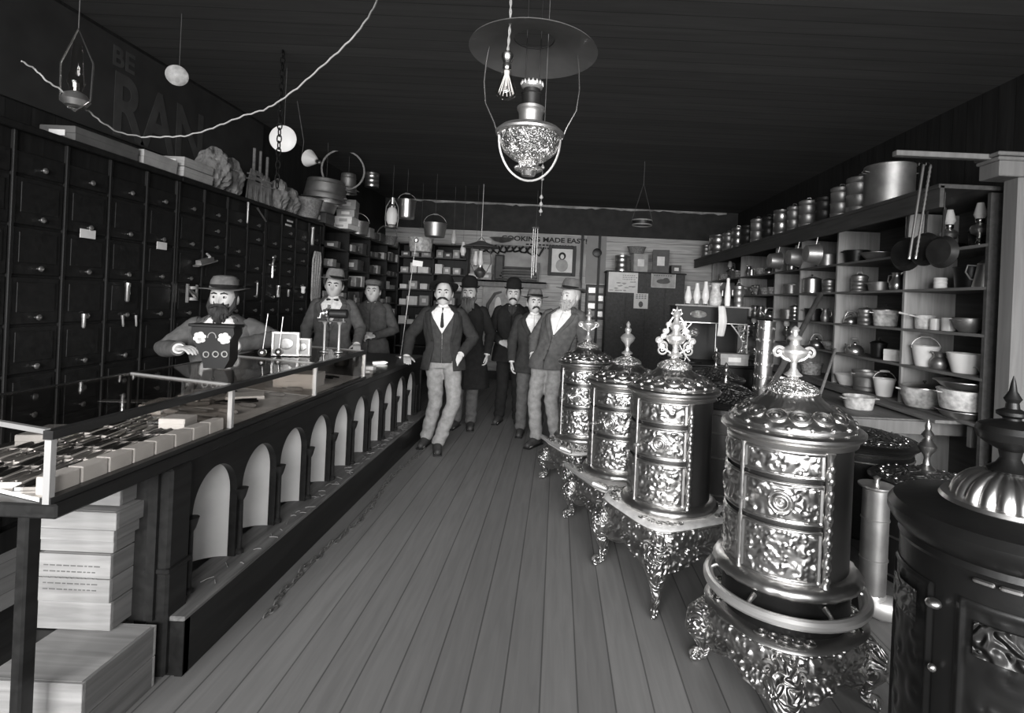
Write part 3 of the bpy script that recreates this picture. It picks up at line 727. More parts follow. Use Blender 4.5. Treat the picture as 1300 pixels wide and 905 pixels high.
# open goods shelving past the cabinets, y 6.75 - 10.1
YS0,YS1=6.76,10.1
sh=thing('goods_shelving','tall dark open shelving full of small boxes on the side wall past the drawer cabinets','shelving',(-3.15,(YS0+YS1)/2,0))
ZL=[.3,.75,1.1,1.38,1.62,1.86,2.12]
for y in (YS0+.02,7.6,8.45,9.3,YS1-.02): obj('upright',MB().box((0,y-(YS0+YS1)/2,1.2),(.32,.03,2.4)),M['cab'],sh)
obj('back_board',MB().box((-.17,0,1.2),(.02,YS1-YS0,2.4)),M['cab'],sh)
for z in ZL+[2.39]: obj('shelf_board',MB().box((0,0,z-.012),(.32,YS1-YS0-.01,.024)),M['shelf_d'],sh)
random.seed(21); mats=['card','cardm','cardm','cardd','cardd','cardd','cardm']
rown={1.1:'lowest seen shelf',1.38:'second shelf up',1.62:'third shelf up',1.86:'fourth shelf up',2.12:'fifth shelf up'}
for z in (1.1,1.38,1.62,1.86,2.12):
    y=YS0+.1;k=0
    while y<YS1-.15:
        w_=random.uniform(.1,.2); h_=random.uniform(.06,.17)
        if any(abs(y+w_/2-u)<w_/2+.03 for u in(7.6,8.45,9.3)): y+=.07; continue
        if random.random()<.75:
            mt=random.choice(mats); B=box_((.2,w_,h_),mt)
            put(B,-3.11+random.uniform(-.02,.05),y+w_/2,z+.0005,0,'%s goods box on the side shelving, %s, %s along'%({'card':'white','cardm':'grey','cardd':'dark'}[mt],rown[z],ORD[min(k,15)]),'goods boxes on the side shelving')
            k+=1
        y+=w_+random.uniform(.02,.06)
# bright box pile on top of the shelving near its near end
zz=2.391
for i,(w_,h_,dy,mt,lab) in enumerate(((.34,.07,0,'paper','lowest white box of the box pile on the side shelving'),(.26,.1,.03,'paper','second white box of the box pile on the side shelving'),(.22,.1,.05,'cardm','third box of the pile on the side shelving'),(.3,.13,.07,'cardm','topmost grey box of the pile on the side shelving'))):
    put(box_((.24,w_,h_),mt),-2.98,7.42+dy,zz,0.1*i-.1,lab); zz+=h_+.004
for i,(dx,y,w_,h_,mt,lab) in enumerate(((0,8.33,.2,.15,'cardm','grey box on the side shelving just beyond the box pile'),(0,8.57,.2,.1,'cardd','dark box on the side shelving beyond the box pile'),(0,8.85,.25,.13,'cardd','dark wide box high on the side shelving, farther back'))):
    put(box_((.24,w_,h_),mt),-3.05+dx,y,2.391,0,lab)
T=pot(.16,.2,'dulltin',.85,name='pail',cat='pail',bl='dulltin',side=False); put(T,-3.05,8.05,2.391,.3,'upright dull pail on the side shelving beyond the box pile')
T=basket(.18,.14,'shallow wicker basket on the side shelving, farthest back',(-3.05,9.4,2.391))

# ------------------------------------------------------------------ things hanging near the left wall
def hang_tub(px,py,Y,r,h,mt,lab,tilt,name='wash_tub',cat='tub',flip=True,cord=True):
    p=at(px,py,Y); T=pot(r,h,mt,.85,side=True,name=name,cat=cat,beads=2); T['label']=lab
    T.matrix_world=Matrix.Translation(p)@Matrix.Rotation(tilt,4,'Y')@Matrix.Rotation(pi if flip else 0,4,'X')
    if cord: hangwire(p+Vector((0,0,.02)),lab)
    return T
def hangwire(p,lab,mt='string',r=.002,name='wire'):
    o=obj('hanging_wire',MB().tube([p,(p.x,p.y,HC+.005)],r,6),M[mt]); tag(o,'thin wire holding up the '+' '.join(lab.split()[:9]),'wire'); return o
hang_tub(415,229,6.6,.25,.24,'dulltin','wide dull tub hung upside down under the ceiling above the side shelving',.05)
T=hang_tub(443,221,7.2,.11,.26,'dulltin','narrow dull bucket hung under the ceiling beside the wide tub',.0,'bucket','bucket')
p=at(436,216,7.0); o=obj('hoop',MB().tube([(.26*cos(a),0,.26*sin(a)) for a in [2*pi*i/28 for i in range(28)]],.012,8,closed=True),M['rope']); o.location=p; o.rotation_euler=(0,0,.3); tag(o,'large round wooden hoop hung under the ceiling behind the tub','hoop'); hangwire(p+Vector((0,0,.26)),'large wooden hoop')
p=at(472,238,8.0); T=can(.1,.2,'tin'); put(T,p.x,p.y,p.z,0,'small lidded bright can hung high on a wire past the tubs'); hangwire(p+Vector((0,0,.24)),'small bright can')
p=at(409,254,6.7); T=pot(.2,.12,'dulltin',.8,name='dish_pan',cat='pan'); put(T,p.x-.1,6.9,2.53,0,'shallow dish pan resting in the pail on the side shelving')
T['label']='shallow dish pan standing on the wooden block over the side shelving'
B=box_((.26,.26,.135),'cardd'); put(B,T.location.x,6.9+.0,2.391,0,'dark wooden block under the shallow dish pan'); 0
# lantern and bright pails hanging before the back corner
p=at(498,270,7.6); T=thing('lantern','glass lantern with white globe hanging from the ceiling near the back corner','lantern',(p.x,p.y,p.z-.22))
obj('base',MB().lathe([(.001,0),(.09,0),(.095,.015),(.06,.03),(.05,.05)],20),M['tin'],T)
obj('globe',MB().lathe([(.05,.05),(.075,.1),(.078,.2),(.06,.27),(.04,.29)],20),M['porc'],T)
obj('chimney_cap',MB().lathe([(.04,.29),(.045,.31),(.02,.34),(.024,.4),(.03,.43),(.001,.44)],16),M['tin'],T)
for s_ in(-1,1): obj('side_tube',MB().tube([(s_*.08,0,.02),(s_*.095,0,.15),(s_*.085,0,.3),(s_*.03,0,.4)],.006,6),M['tin'],T)
hangwire(p+Vector((0,0,.2)),'glass lantern with white globe')
for px,py,Y,r,h,mt,lab in ((516,278,7.8,.13,.27,'tin','bright straight pail hanging beside the glass lantern'),(552,301,8.0,.17,.2,'dulltin','dull round pot hanging before the back corner'),(534,320,8.75,.2,.22,'enam_m','pale wide bowl hanging below the dull round pot')):
    p=at(px,py,Y); T=pot(r,h,mt,.86,name='hanging_pail',cat='pail',side=False,bl='dulltin'); put(T,p.x,p.y,p.z,.4,lab); hangwire(p+Vector((0,0,h+r*.9)),lab)
# ------------------------------------------------------------------ wall sign, discs, wires, chain
S=thing('store_sign','long dark wall sign with big faint letters high above the drawer cabinets','sign',(XL+.02,4.3,2.6))
obj('board',MB().box((0,0,.36),(.02,3.2,.72)),M['signbg'] if 'signbg' in M else M['cardd'],S)
M['signink']=mat('sign_letters',.055,.8,0,.2,8,0)
def text(body,size,mt,parent,loc_,rot,ext=.001,name='lettering',bold=0):
    cu=bpy.data.curves.new(name,'FONT'); cu.body=body; cu.size=size; cu.extrude=ext; cu.align_x='CENTER'; cu.align_y='CENTER'; cu.offset=bold
    o0=bpy.data.objects.new('t',cu); COL.objects.link(o0); bpy.context.view_layer.update()
    me=bpy.data.meshes.new_from_object(o0.evaluated_get(bpy.context.evaluated_depsgraph_get())); bpy.data.objects.remove(o0); bpy.data.curves.remove(cu)
    me.materials.clear(); me.materials.append(M[mt]); o=link(name,me,parent); o.location=loc_; o.rotation_euler=rot; return o
S.children[0].data.materials[0]=mat('sign_board',.03,.8,0,.2,5,0)
text('RAN',.56,'signink',S,(.013,.12,.22),(pi/2,0,pi/2),bold=.012).scale=(.9,1.15,1)
text('BE',.2,'signink',S,(.013,-.3,.58),(pi/2,0,pi/2),bold=.004)
def disc(px,py,Y,r,lab,yaw,pitch=0,wire=True,mt='porc'):
    p=at(px,py,Y); T=thing('reflector_disc',lab,'reflector',tuple(p)); T.rotation_euler=(pitch,0,yaw)
    MX=Matrix.Rotation(pi/2,4,'X')
    obj('dish',MB().lathe([(.001,.012),(r*.5,.009),(r*.9,.0),(r,-.006),(r,-.010),(r*.9,-.004),(.001,.008)],32,M=MX,cap=False,rf=lambda a,z,k:0),M[mt],T)
    obj('boss',MB().lathe([(.02,-.02),(.02,.008)],12,M=MX),M['dark'],T)
    if wire: hangwire(p+Vector((0,0.02,r)),lab)
disc(225,96,3.6,.066,'small pale ribbed disc hanging by the wall sign under the ceiling',.55,.3,mt='ribbed')
disc(359,176,4.4,.108,'large round white lamp shade hanging behind the iron chain',.1,.05)
p=at(395,202,5.2); T=thing('conical_lamp','small white conical lamp shade tipped sideways under the ceiling','lamp',tuple(p)); T.rotation_euler=(.3,1.9,0)
obj('cone',MB().lathe([(.02,.07),(.035,.06),(.085,-.03),(.083,-.033),(.03,.055)],20,cap=False),M['porc'],T); obj('socket',MB().lathe([(.018,.07),(.02,.12),(.006,.13)],12),M['brass'],T)
o=obj('hanging_wire',MB().tube([at(395,202,5.2)+Vector((-.09,0,.0)),at(386,180,5.2),at(378,130,5.2),Vector((at(378,130,5.2).x,5.2,HC+.005))],.003,6),M['string']); tag(o,'bent dark wire holding the small tipped lamp shade','wire')
# iron chain in front of the white shade
p0=at(356,150,4.1); C_=thing('hanging_chain','iron chain hanging from the ceiling in front of the round white shade','chain',(p0.x,4.1,HC-.0))
zt,zb=HC,at(356,232,4.1).z; n=int((zt-zb)/.05); cm=MB()
for i in range(n+1):
    z=-(i*.05)-.03; pts=[]
    for k in range(10):
        a=2*pi*k/10; u=.017*cos(a); pts.append((u if i%2 else 0,0 if i%2 else u,z+.033*sin(a)))
    cm.tube(pts,.005,6,closed=True)
obj('links',cm,M['iron'],C_); obj('hook',MB().tube([(0,0,0),(0,0,-.02),(.012,0,-.035),(.0,0,-.05)],.006,6),M['iron'],C_)
# long pale electric cord drooping under the ceiling
pp=[(28,78,2.35),(45,88,2.4),(61,104,2.4),(78,114,2.45),(94,129,2.5),(100,134,2.5),(113,141,2.55),(128,154,2.6),(150,168,2.7),(180,174,2.8),(210,174,2.8),(235,173,2.8),(262,166,2.75),(285,157,2.7),(310,147,2.65),(335,140,2.6),(352,131,2.55),(378,112,2.5),(405,88,2.45),(430,66,2.4),(452,44,2.38),(468,22,2.3),(478,4,2.2),(482,-14,2.12)]
q=[at(*k) for k in pp]; q.append(Vector((q[-1].x+.02,2.05,HC+.005)))
cr=MB(); P2=[]
for i in range(len(q)-1):
    for k in range(5): P2.append(q[i].lerp(q[i+1],k/5)+Vector((0,0,.003*sin((i*5+k)*1.9))))
P2.append(q[-1]); cr.tube(P2,.0038,7)
tag(obj('electric_cord',cr,M['cord']),'long pale electric cord drooping in a wave below the ceiling over the counter','cord')
o=obj('porcelain_knob',MB().lathe([(.018,-.02),(.022,-.008),(.012,0),(.022,.008),(.018,.02)],14),M['porc']); p=at(93,131,2.5); o.location=p-Vector((0,0,.005)); tag(o,'pale porcelain knob at the low bend of the drooping cord','insulator')
# small hanging lamp, upper corner over the counter
p=at(98,92,2.45); T=thing('hanging_lamp','dim glass lamp hanging in the dark corner over the near showcase','lamp',(p.x,p.y,p.z-.16))
obj('font',MB().lathe([(.001,0),(.04,.005),(.055,.03),(.04,.06),(.02,.07)],18),M['tin'],T)
obj('glass_tube',MB().lathe([(.02,.07),(.034,.11),(.026,.16),(.018,.3)],16,cap=False),M['lglass'],T)
obj('frame',MB().tube([(.07,0,.03),(.075,0,.2),(.0,0,.36),(-.075,0,.2),(-.07,0,.03),(0,0,-.02)],.004,6,closed=True),M['brass'],T)
obj('wick_tube',MB().lathe([(.012,.07),(.012,.11)],8),M['brass'],T)
hangwire(Vector((p.x,p.y,p.z+.2)),'dim glass corner lamp')

# ------------------------------------------------------------------ central hanging lamp
p=at(672,190,2.3); T=thing('hanging_oil_lamp','big ornate nickel oil lamp hanging from the ceiling under a wide metal reflector','lamp',(p.x,p.y,2.03))
b0=2.03
obj('font',MB().lathe([(.001,.055),(.05,.055),(.06,.06),(.062,.068),(.04,.078),(.045,.09),(.075,.105),(.112,.135),(.128,.175),(.13,.205)],44),M['nickel_fine'],T)
obj('collar_band',MB().lathe([(.13,.203),(.146,.207),(.148,.216),(.125,.236),(.08,.252),(.052,.262)],44),M['dulltin'],T)
obj('burner',MB().lathe([(.05,.26),(.052,.3),(.056,.31),(.06,.314),(.06,.326),(.04,.335)],30),M['dulltin'],T)
obj('gallery',MB().lathe([(.04,.33),(.042,.38),(.046,.385),(.036,.39),(.036,.41)],24),M['dark'],T)
cm=MB().lathe([(.036,.405),(.045,.412),(.047,.425),(.04,.43)],24)
for i in range(16): cm.ell((.045*cos(i*pi/8),.045*sin(i*pi/8),.428),(.006,.006,.01),6,5)
obj('crown',cm,M['bright'],T)
obj('lower_ring',MB().tube([(.132*cos(a),0,.2+.187*sin(a)) for a in [pi+pi*i/24 for i in range(25)]],.005,8),M['bright'],T)
obj('drip_cup',MB().lathe([(.001,.03),(.028,.034),(.035,.05),(.03,.056)],20),M['tin'],T)
RZ=2.60-b0
obj('bail_frame',MB().tube([(-.138,0,.2),(-.155,0,.25),(-.195,0,.33),(-.205,0,.42),(-.2,0,.5),(-.19,0,RZ)],.0035,7),M['brass'],T)
obj('bail_frame',MB().tube([(.138,0,.2),(.155,0,.25),(.195,0,.33),(.205,0,.42),(.2,0,.5),(.19,0,RZ)],.0035,7),M['brass'],T)
rf=obj('reflector',MB().lathe([(.085,RZ+.052),(.088,RZ+.056),(.272,RZ+.002),(.276,RZ-.004),(.27,RZ-.002),(.087,RZ+.048)],48,cap=False),M['shade'],T)
sm=MB()
for i in range(8):
    a=2*pi*i/8+.2; sm.tube([(.09*cos(a),.09*sin(a),RZ+.050),(.27*cos(a),.27*sin(a),RZ-.001)],.0018,5)
obj('seam',sm,M['shade'],rf)
for x in(-.03,.03): obj('suspension_rod',MB().tube([(x,0.0,.39),(x,0,HC-b0+.004)],.0022,6),M['dark'],T)
for x,z in ((.05,-.06),(.055,-.1)): pass
T.rotation_euler=(0,0,.12)
px=at(688,213,2.25); T=thing('pull_chain','thin pull cord with small bright weights beside the big hanging lamp','pull cord',(px.x+.0,2.33,0))
T.location=(px.x,2.33,2.0); obj('cord',MB().tube([(0,0,-.1),(0,0,HC-2.0+.004)],.0015,5),M['string'],T)
for z in(.11,.06,-.02,-.05,-.08): obj('weight',MB().lathe([(.002,z+.012),(.009,z),(.006,z-.006),(.001,z-.008)],10),M['bright'],T)
# bare bulb
p=at(643,105,2.1); T=thing('light_bulb','clear pear-shaped light bulb hanging bare on a twisted cord beside the oil lamp','light bulb',(p.x,p.y,p.z-.065))
bulbg=glass('bulb_glass',.92,.9)
obj('globe',MB().lathe([(.001,-.004),(.02,.0),(.037,.012),(.041,.026),(.035,.05),(.024,.085),(.017,.107),(.014,.115)],24),bulbg,T)
fl=MB()
for i in range(6):
    a=2*pi*i/6; fl.tube([(.006*cos(a),.006*sin(a),.1),(.03*cos(a),.03*sin(a),.022),(.03*cos(a+.5),.03*sin(a+.5),.022),(.006*cos(a+.5),.006*sin(a+.5),.1)],.0016,5)
obj('filament',fl,M['porc'],T)
obj('stem',MB().lathe([(.004,.05),(.007,.07),(.012,.11)],10),M['milk'],T)
obj('socket',MB().lathe([(.014,.112),(.017,.118),(.017,.135),(.014,.14),(.02,.15),(.024,.16),(.024,.175),(.014,.185),(.005,.19)],20),M['brass'],T)
cd=MB(); hh=HC-(p.z-.065)
for s_ in(0,pi): cd.tube([(.003*cos(s_+i*.9)+.004*sin(i*.13),.003*sin(s_+i*.9),.19+(hh-.185)*i/80) for i in range(81)],.0028,5)
obj('cord',cd,M['cord'],T)

# ------------------------------------------------------------------ things on the showcases / counter (glass top 1.083)
ZG=1.0835
def spindle(px,py,Y,h,lean,lab):
    p=at(px,py,Y); T=thing('bill_spindle',lab,'spindle',(p.x,p.y,ZG)); T.rotation_euler=(0,lean,0)
    obj('ball',MB().ell((0,0,.026),(.026,.026,.026),20,14),M['nickel'],T); obj('rod',MB().tube([(0,0,.04),(0,0,h)],[.0035,.003],8),M['bright'],T)
    obj('tip',MB().ell((0,0,h),(.006,.006,.006),8,6),M['bright'],T)
spindle(333,447,3.52,.28,.1,'rod on a shiny ball base on the glass, nearer the bearded man')
spindle(354,443,3.6,.26,.08,'rod on a shiny ball base on the glass, nearer the young clerk')
def pframe(px,py,Y,w_,h_,lab,rz,mt='cardm'):
    p=at(px,py,Y); T=thing('framed_sample',lab,'frame',(p.x,p.y,ZG),rz)
    m=MB()
    for x in(-w_/2,w_/2): m.box((x,0,h_/2),(.012,.03,h_))
    for z in(.006,h_-.006): m.box((0,0,z),(w_,.03,.012))
    obj('frame',m,M['bright'],T); obj('picture',MB().box((0,.004,h_/2),(w_-.012,.006,h_-.024)),M[mt],T)
    obj('emblem',MB().ell((0,-.0,h_*.5),(w_*.28,.004,h_*.25),16,8),M['dulltin'],T)
pframe(363,445,3.62,.16,.16,'small upright glass display frame behind the two ball-footed rods',.15)
pframe(383,448,3.66,.11,.12,'tiny framed picture box on the glass between the rods and the bow-tied clerk',.05)
p=at(386,432,4.02); put(box_((.07,.06,.03),'paper'),-1.95,3.98,ZG,0,'tiny white box on the glass before the bow-tied clerk')
# two post display stand
p=at(421,440,3.95); T=thing('display_stand','display stand of two bright posts carrying a black geared roller before the bow-tied clerk','stand',(p.x,p.y,ZG-.0),.1)
for x in(-.052,.052): obj('post',MB().lathe([(.03,0),(.03,.006),(.01,.014),(.009,.2),(.014,.21),(.02,.222)],14,(x,0,0)),M['bright'],T)
obj('crossbar',MB().box((0,0,.226),(.2,.024,.012),bev=.003),M['dark'],T)
R90=Matrix.Translation((0,0,.285))@Matrix.Rotation(pi/2,4,'Y')
obj('roller',MB().lathe([(.03,-.02),(.034,-.015),(.034,.1),(.03,.105)],24,M=R90),M['black'],T)
gm=MB().lathe([(.04,-.045),(.044,-.04),(.044,-.03),(.04,-.025)],40,M=R90,rf=lambda a,z,k:.003*(1 if sin(20*a)>0 else -1)); gm.lathe([(.02,-.07),(.03,-.065),(.03,-.05)],20,M=R90)
obj('gear',gm,M['tin'],T); obj('upright',MB().box((-.03,0,.25),(.012,.02,.06)).box((.08,0,.25),(.012,.02,.06)).box((-.03,0,.335),(.02,.01,.03)),M['dark'],T)
obj('crank',MB().tube([(-.07,0,.285),(-.085,0,.285),(-.09,0,.25),(-.105,0,.25)],.005,6,round_=True),M['bright'],T)
# black painted display scale in front of the bearded man
p=at(276,450,2.95); T=thing('counter_scale','black painted counter scale with pale flowers and three ring dials before the bearded man','scale',(p.x,p.y,ZG),.05)
sc0=.9
pol=[(-.05,0),(.06,0),(.085,.05),(.085,.15),(.105,.19),(.1,.225),(-.12,.225),(-.125,.19),(-.1,.13),(-.06,.05)]
obj('housing',MB().prism(pol,-.035,.05),M['black'],T)
obj('top_cap',MB().box((-.01,.005,.232),(.245,.11,.016),bev=.004),M['black'],T)
M['flower']=mat('painted_flower',.62,.6,0,.5,30,.3,40)
for x,z in((-.075,.165),(.055,.165)):
    fm=MB(); 
    for k in range(6): a=k*pi/3+.3; fm.ell((x+.02*cos(a),-.037,z+.02*sin(a)),(.016,.006,.013),8,6)
    fm.ell((x,-.04,z),(.012,.006,.012),8,6); obj('painted_flower',fm,M['flower'],T)
for x,z in((-.035,.075),(.015,.078),(.062,.08)):
    obj('ring_dial',MB().tube([(x+.015*cos(a),-.04,z+.015*sin(a)) for a in [2*pi*i/16 for i in range(16)]],.0035,6,closed=True),M['tin'],T)
obj('arch_mark',MB().tube([(-.01+.022*cos(a),-.037,.165+.03*sin(a)) for a in [pi*i/10 for i in range(11)]],.003,6),M['dulltin'],T)
# far bare counter top (0.861)
ZK=.861
for i,(x,y,mt) in enumerate(((-1.62,4.75,'paper'),(-1.63,4.85,'tin'))): pass
put(box_((.1,.08,.03),'tin'),-1.56,4.5,ZK,0,'lower flat tin of the pair on the counter past the last showcase')
put(box_((.1,.08,.03),'card'),-1.56,4.5,ZK+.031,0,'upper flat white box of the pair on the counter past the last showcase')
T=thing('axe_head','pale axe head lying on the dark counter beside the moustached man','axe head',(-1.66,5.15,ZK+.001),.4); obj('head',MB().prism([(-.09,0),(.02,0),(.05,.014),(.02,.026),(-.09,.02)],-.05,.05),M['tin'],T); obj('eye_ring',MB().tube([(.03+.018*cos(a),.018*sin(a),.014) for a in [2*pi*i/12 for i in range(12)]],.005,6,closed=True),M['dulltin'],T)
T=thing('counter_lamp_pole','tall thin bright pole standing on the counter end with a small white card on it','pole',(-1.66,5.75,ZK)); T.rotation_euler=(0,.09,0)
obj('foot',MB().lathe([(.001,0),(.05,0),(.05,.01),(.012,.02)],18),M['tin'],T); obj('pole',MB().tube([(0,0,.01),(0,0,1.25)],.0042,8),M['dulltin'],T)
obj('cap',MB().lathe([(.008,1.24),(.026,1.25),(.026,1.275),(.01,1.29),(.001,1.3)],12),M['bright'],T); obj('card',MB().box((.05,-.01,1.02),(.11,.002,.06)),M['card'],T)
T=pot(.07,.1,'dark',.9,lid='dark'); put(T,-1.95,4.9,ZK,0,'small dark covered pot on the counter before the youth in the cap')
# ------------------------------------------------------------------ parlour heating stoves
def orn(u,v,cell=.125,seed=0):
    """raised scrollwork as a height in 0..1 over arc length u and height v"""
    iu=math.floor(u/cell); iv=math.floor(v/cell)
    h=0
    for a in(iu-1,iu,iu+1):
        for b in(iv-1,iv,iv+1):
            cx=(a+.5)*cell+.02*sin(a*12.9+b*78.2+seed); cy=(b+.5)*cell+.02*sin(a*39.3+b*11.1+seed)
            dx=u-cx; dy=v-cy; r=sqrt(dx*dx+dy*dy)
            if r>cell*.8: continue
            sg=1 if (a+b)%2 else -1
            w_=exp(-(r/(cell*.46))**2)
            s_=.5+.5*sin(sg*atan2(dy,dx)*(2 if (a*3+b)%3 else 1)-r*110+seed+a)
            h=max(h,w_*s_**.7)
    return h
def sq(r,n,rot=0):
    """radius of a rounded square of half width r in direction a"""
    def f(a):
        c=abs(cos(a-rot)); s_=abs(sin(a-rot)); return r/((c**n+s_**n)**(1/n))
    return f
def rosette(mb,c,nrm,r):
    c=Vector(c); n=Vector(nrm).normalized(); u=n.cross(Vector((0,0,1))); 
    if u.length<.1: u=Vector((1,0,0))
    u.normalize(); v=n.cross(u)
    for k in range(8):
        a=2*pi*k/8; p=c+(u*cos(a)+v*sin(a))*r*.62
        mb.ell(p,(r*.3,r*.3,r*.3),8,6)
    mb.ell(c+n*r*.1,(r*.36,r*.36,r*.36),10,8)
    mb.tube([c+(u*cos(2*pi*i/20)+v*sin(2*pi*i/20))*r for i in range(20)],r*.1,6,closed=True)
def stove(lab,loc_,rot,R,zh,zb0,zrim,zdome,ztop,half,fin='urn',foot=True,arc=78,dark=False,seed=0,rail=None,flute=False,ring=True,letters=None,squash=5):
    """R body radius, zh hearth height, zb0 body bottom, zrim rim height, zdome top of dome, ztop finial top; front faces -X before rot"""
    T=thing('parlour_stove',lab,'stove',loc_,rot)
    NK,NO,NF=('nickel','nickel_orn','nickel_fine') if not dark else ('iron','iron_orn','iron_orn')
    a0=pi-radians(arc); a1=pi+radians(arc); H=zrim-zb0
    # plain sheet drum
    obj('drum',MB().lathe([(R*.955,zb0),(R*.955,zrim-.02)],64,cap=False),M['steel' if not dark else 'iron'],T)
    # ornate front: doors
    NU=int(2*radians(arc)*R/.0042); 
    bands=[(zb0+.012,zb0+H*.40),(zb0+H*.43,zb0+H*.72),(zb0+H*.75,zrim-.03)]
    for bi,(z0,z1) in enumerate(bands):
        for side in(0,1):
            A0=a0+.10 if side==0 else pi+.015; A1=pi-.015 if side==0 else a1-.10
            nu=int((A1-A0)*R/.0042); nv=int((z1-z0)/.0042)
            def fn(u,v,A0=A0,A1=A1,z0=z0,z1=z1,side=side,bi=bi):
                a=A0+(A1-A0)*u; z=z0+(z1-z0)*v
                ed=min(u,1-u)*(A1-A0)*R; ez=min(v,1-v)*(z1-z0); e=min(ed,ez)
                s_=(a-pi)*R*(1 if side else -1)
                h=max(orn(s_+.3+seed,z,.062 if bi!=1 else .075,seed+bi),.7*orn(s_+.33+seed,z+.02,.036,seed+bi+3))
                if e<.012: d=.006 if e>.003 else 0
                elif e<.017: d=.0
                else: d=.0105*h
                if bi==1:
                    cx=(.5-u); q=sqrt((cx*(A1-A0)*R)**2+((v-.5)*(z1-z0))**2)
                    if q<.045: d=.012*(.5+.5*cos(q*260))*(1 if q>.01 else 1)+.002
                rr=R*1.0+d
                return (rr*cos(a),rr*sin(a),z)
            D=obj('door' if bi==1 else 'ornate_panel',MB().grid(fn,nu,nv),M['%s'%NK],T,ang=80)
            if bi==1 and side==1:
                a=A0+.05; obj('latch',MB().tube([((R+.012)*cos(a),(R+.012)*sin(a),z0+.05),((R+.03)*cos(a),(R+.03)*sin(a),z0+.06),((R+.035)*cos(a+.12),(R+.035)*sin(a+.12),z0+.065)],[.006,.005,.009],8,round_=True),M['bright'],D)
    # side columns with beads
    for s_,a in((0,a0+.035),(1,a1-.035)):
        cm=MB(); cm.tube([((R+.003)*cos(a),(R+.003)*sin(a),zb0+.01+(H-.04)*i/30) for i in range(31)],[.014 if i%5 else .019 for i in range(31)],10)
        z=zb0+.04
        while z<zrim-.05:
            cm.ell(((R+.012)*cos(a),(R+.012)*sin(a),z),(.014,.014,.018),10,7); z+=.045
        obj('door_column',cm,M[NK],T)
    cm=MB()
    for s_ in(-1,1):
        for i in range(int(H/.012)): 
            a=pi+s_*.004; 
    cm.tube([((R+.006)*cos(pi),0,zb0+.01+(H-.04)*i/20) for i in range(21)],[.006 if i%2 else .009 for i in range(21)],8)
    obj('centre_strip',cm,M[NK],T)
    # rim
    rm=MB().lathe([(R*.95,zrim-.035),(R*1.02,zrim-.03),(R*1.03,zrim-.018),(R*1.0,zrim-.012),(R*1.09,zrim-.002),(R*1.13,zrim+.008),(R*1.13,zrim+.018),(R*1.09,zrim+.026),(R*.98,zrim+.03)],72)
    obj('top_rim',rm,M[NK],T)
    if not ring: pass
    # dome
    d=[]; zd=zdome-zrim
    N=26
    for i in range(N+1):
        t=i/N
        kx=[(0,1.0),(.12,.97),(.25,.90),(.42,.76),(.6,.58),(.8,.44),(1.0,.37)]
        for (t0,r0),(t1,r1) in zip(kx,kx[1:]):
            if t0<=t<=t1: r=R*(r0+(r1-r0)*(t-t0)/(t1-t0))
        z=zrim+.026+(zd-.026)*t
        d.append((r,z))
    def drf(a,z,k):
        if k in(0,1,N,N-1): return 0
        b=(k-1)/(N-2)
        lob=.010*abs(sin(7*a)) if .1<b<.5 else 0
        return lob+.007*orn(a*R+seed,z*1.6,.07,seed)*(1 if b>.08 else 0)
    obj('dome',MB().lathe(d,180,rf=drf),M[NK],T,ang=80)
    rr=d[-1][0]
    rb=MB()
    for i in range(18):
        a=2*pi*i/18; q=d[3]; rb.ell((q[0]*1.0*cos(a),q[0]*sin(a),q[1]+.006),(.011,.011,.011),8,6)
    obj('bead_ring',rb,M[NK],T)
    md=MB(); nmd=14
    for i in range(nmd):
        a=2*pi*i/nmd; kk=7; r0_,z0_=d[kk]; r1_,z1_=d[kk+6]; rc,zc=(r0_+r1_)/2,(z0_+z1_)/2
        tang=Vector((-sin(a),cos(a),0)); up_=Vector(((r1_-r0_)*cos(a),(r1_-r0_)*sin(a),z1_-z0_)); hl_=up_.length/2; up_.normalize(); nr_=tang.cross(up_); 
        if nr_.z<0: nr_=-nr_
        c_=Vector((rc*cos(a),rc*sin(a),zc))+nr_*.006
        for sc_,tr in((1,.0075),(.5,.006)):
            md.tube([c_+tang*cos(b)*rc*pi/nmd*.86*sc_+up_*sin(b)*hl_*sc_ for b in [2*pi*j/16 for j in range(16)]],tr,6,closed=True)
        md.ell(c_,(.010,.010,.010),8,6)
    obj('dome_medallions',md,M[NK],T)
    obj('crown_cap',MB().lathe([(rr*1.08,zdome-.012),(rr*1.15,zdome-.004),(rr*1.12,zdome+.006),(rr*.9,zdome+.02),(rr*.45,zdome+.036),(rr*.25,zdome+.045),(rr*.25,zdome+.06),(.001,zdome+.062)],48,rf=lambda a,z,k:.004*sin(12*a) if 2<k<5 else 0),M[NF],T)
    z0=zdome+.055; hf=ztop-z0
    if fin=='urn':
        pf=[(.034,0),(.036,.02),(.022,.08),(.012,.16),(.012,.26),(.024,.33),(.045,.40),(.056,.47),(.055,.52),(.035,.57),(.02,.62),(.016,.7),(.03,.74),(.026,.78),(.012,.82),(.012,.88),(.018,.92),(.01,.97),(.001,1)]
    elif fin=='tall':
        pf=[(.04,0),(.042,.03),(.02,.08),(.014,.16),(.018,.22),(.04,.26),(.056,.34),(.054,.40),(.03,.45),(.02,.50),(.034,.56),(.034,.62),(.018,.68),(.012,.76),(.026,.82),(.022,.86),(.008,.92),(.001,1)]
    elif fin=='spire':
        pf=[(.02,0),(.022,.05),(.008,.15),(.008,.3),(.022,.38),(.024,.46),(.01,.55),(.014,.62),(.006,.75),(.003,.9),(.001,1)]
    else:
        pf=[(.036,0),(.038,.04),(.018,.1),(.012,.2),(.02,.3),(.042,.4),(.05,.5),(.036,.58),(.016,.64),(.022,.7),(.022,.76),(.01,.82),(.015,.9),(.008,.96),(.001,1)]
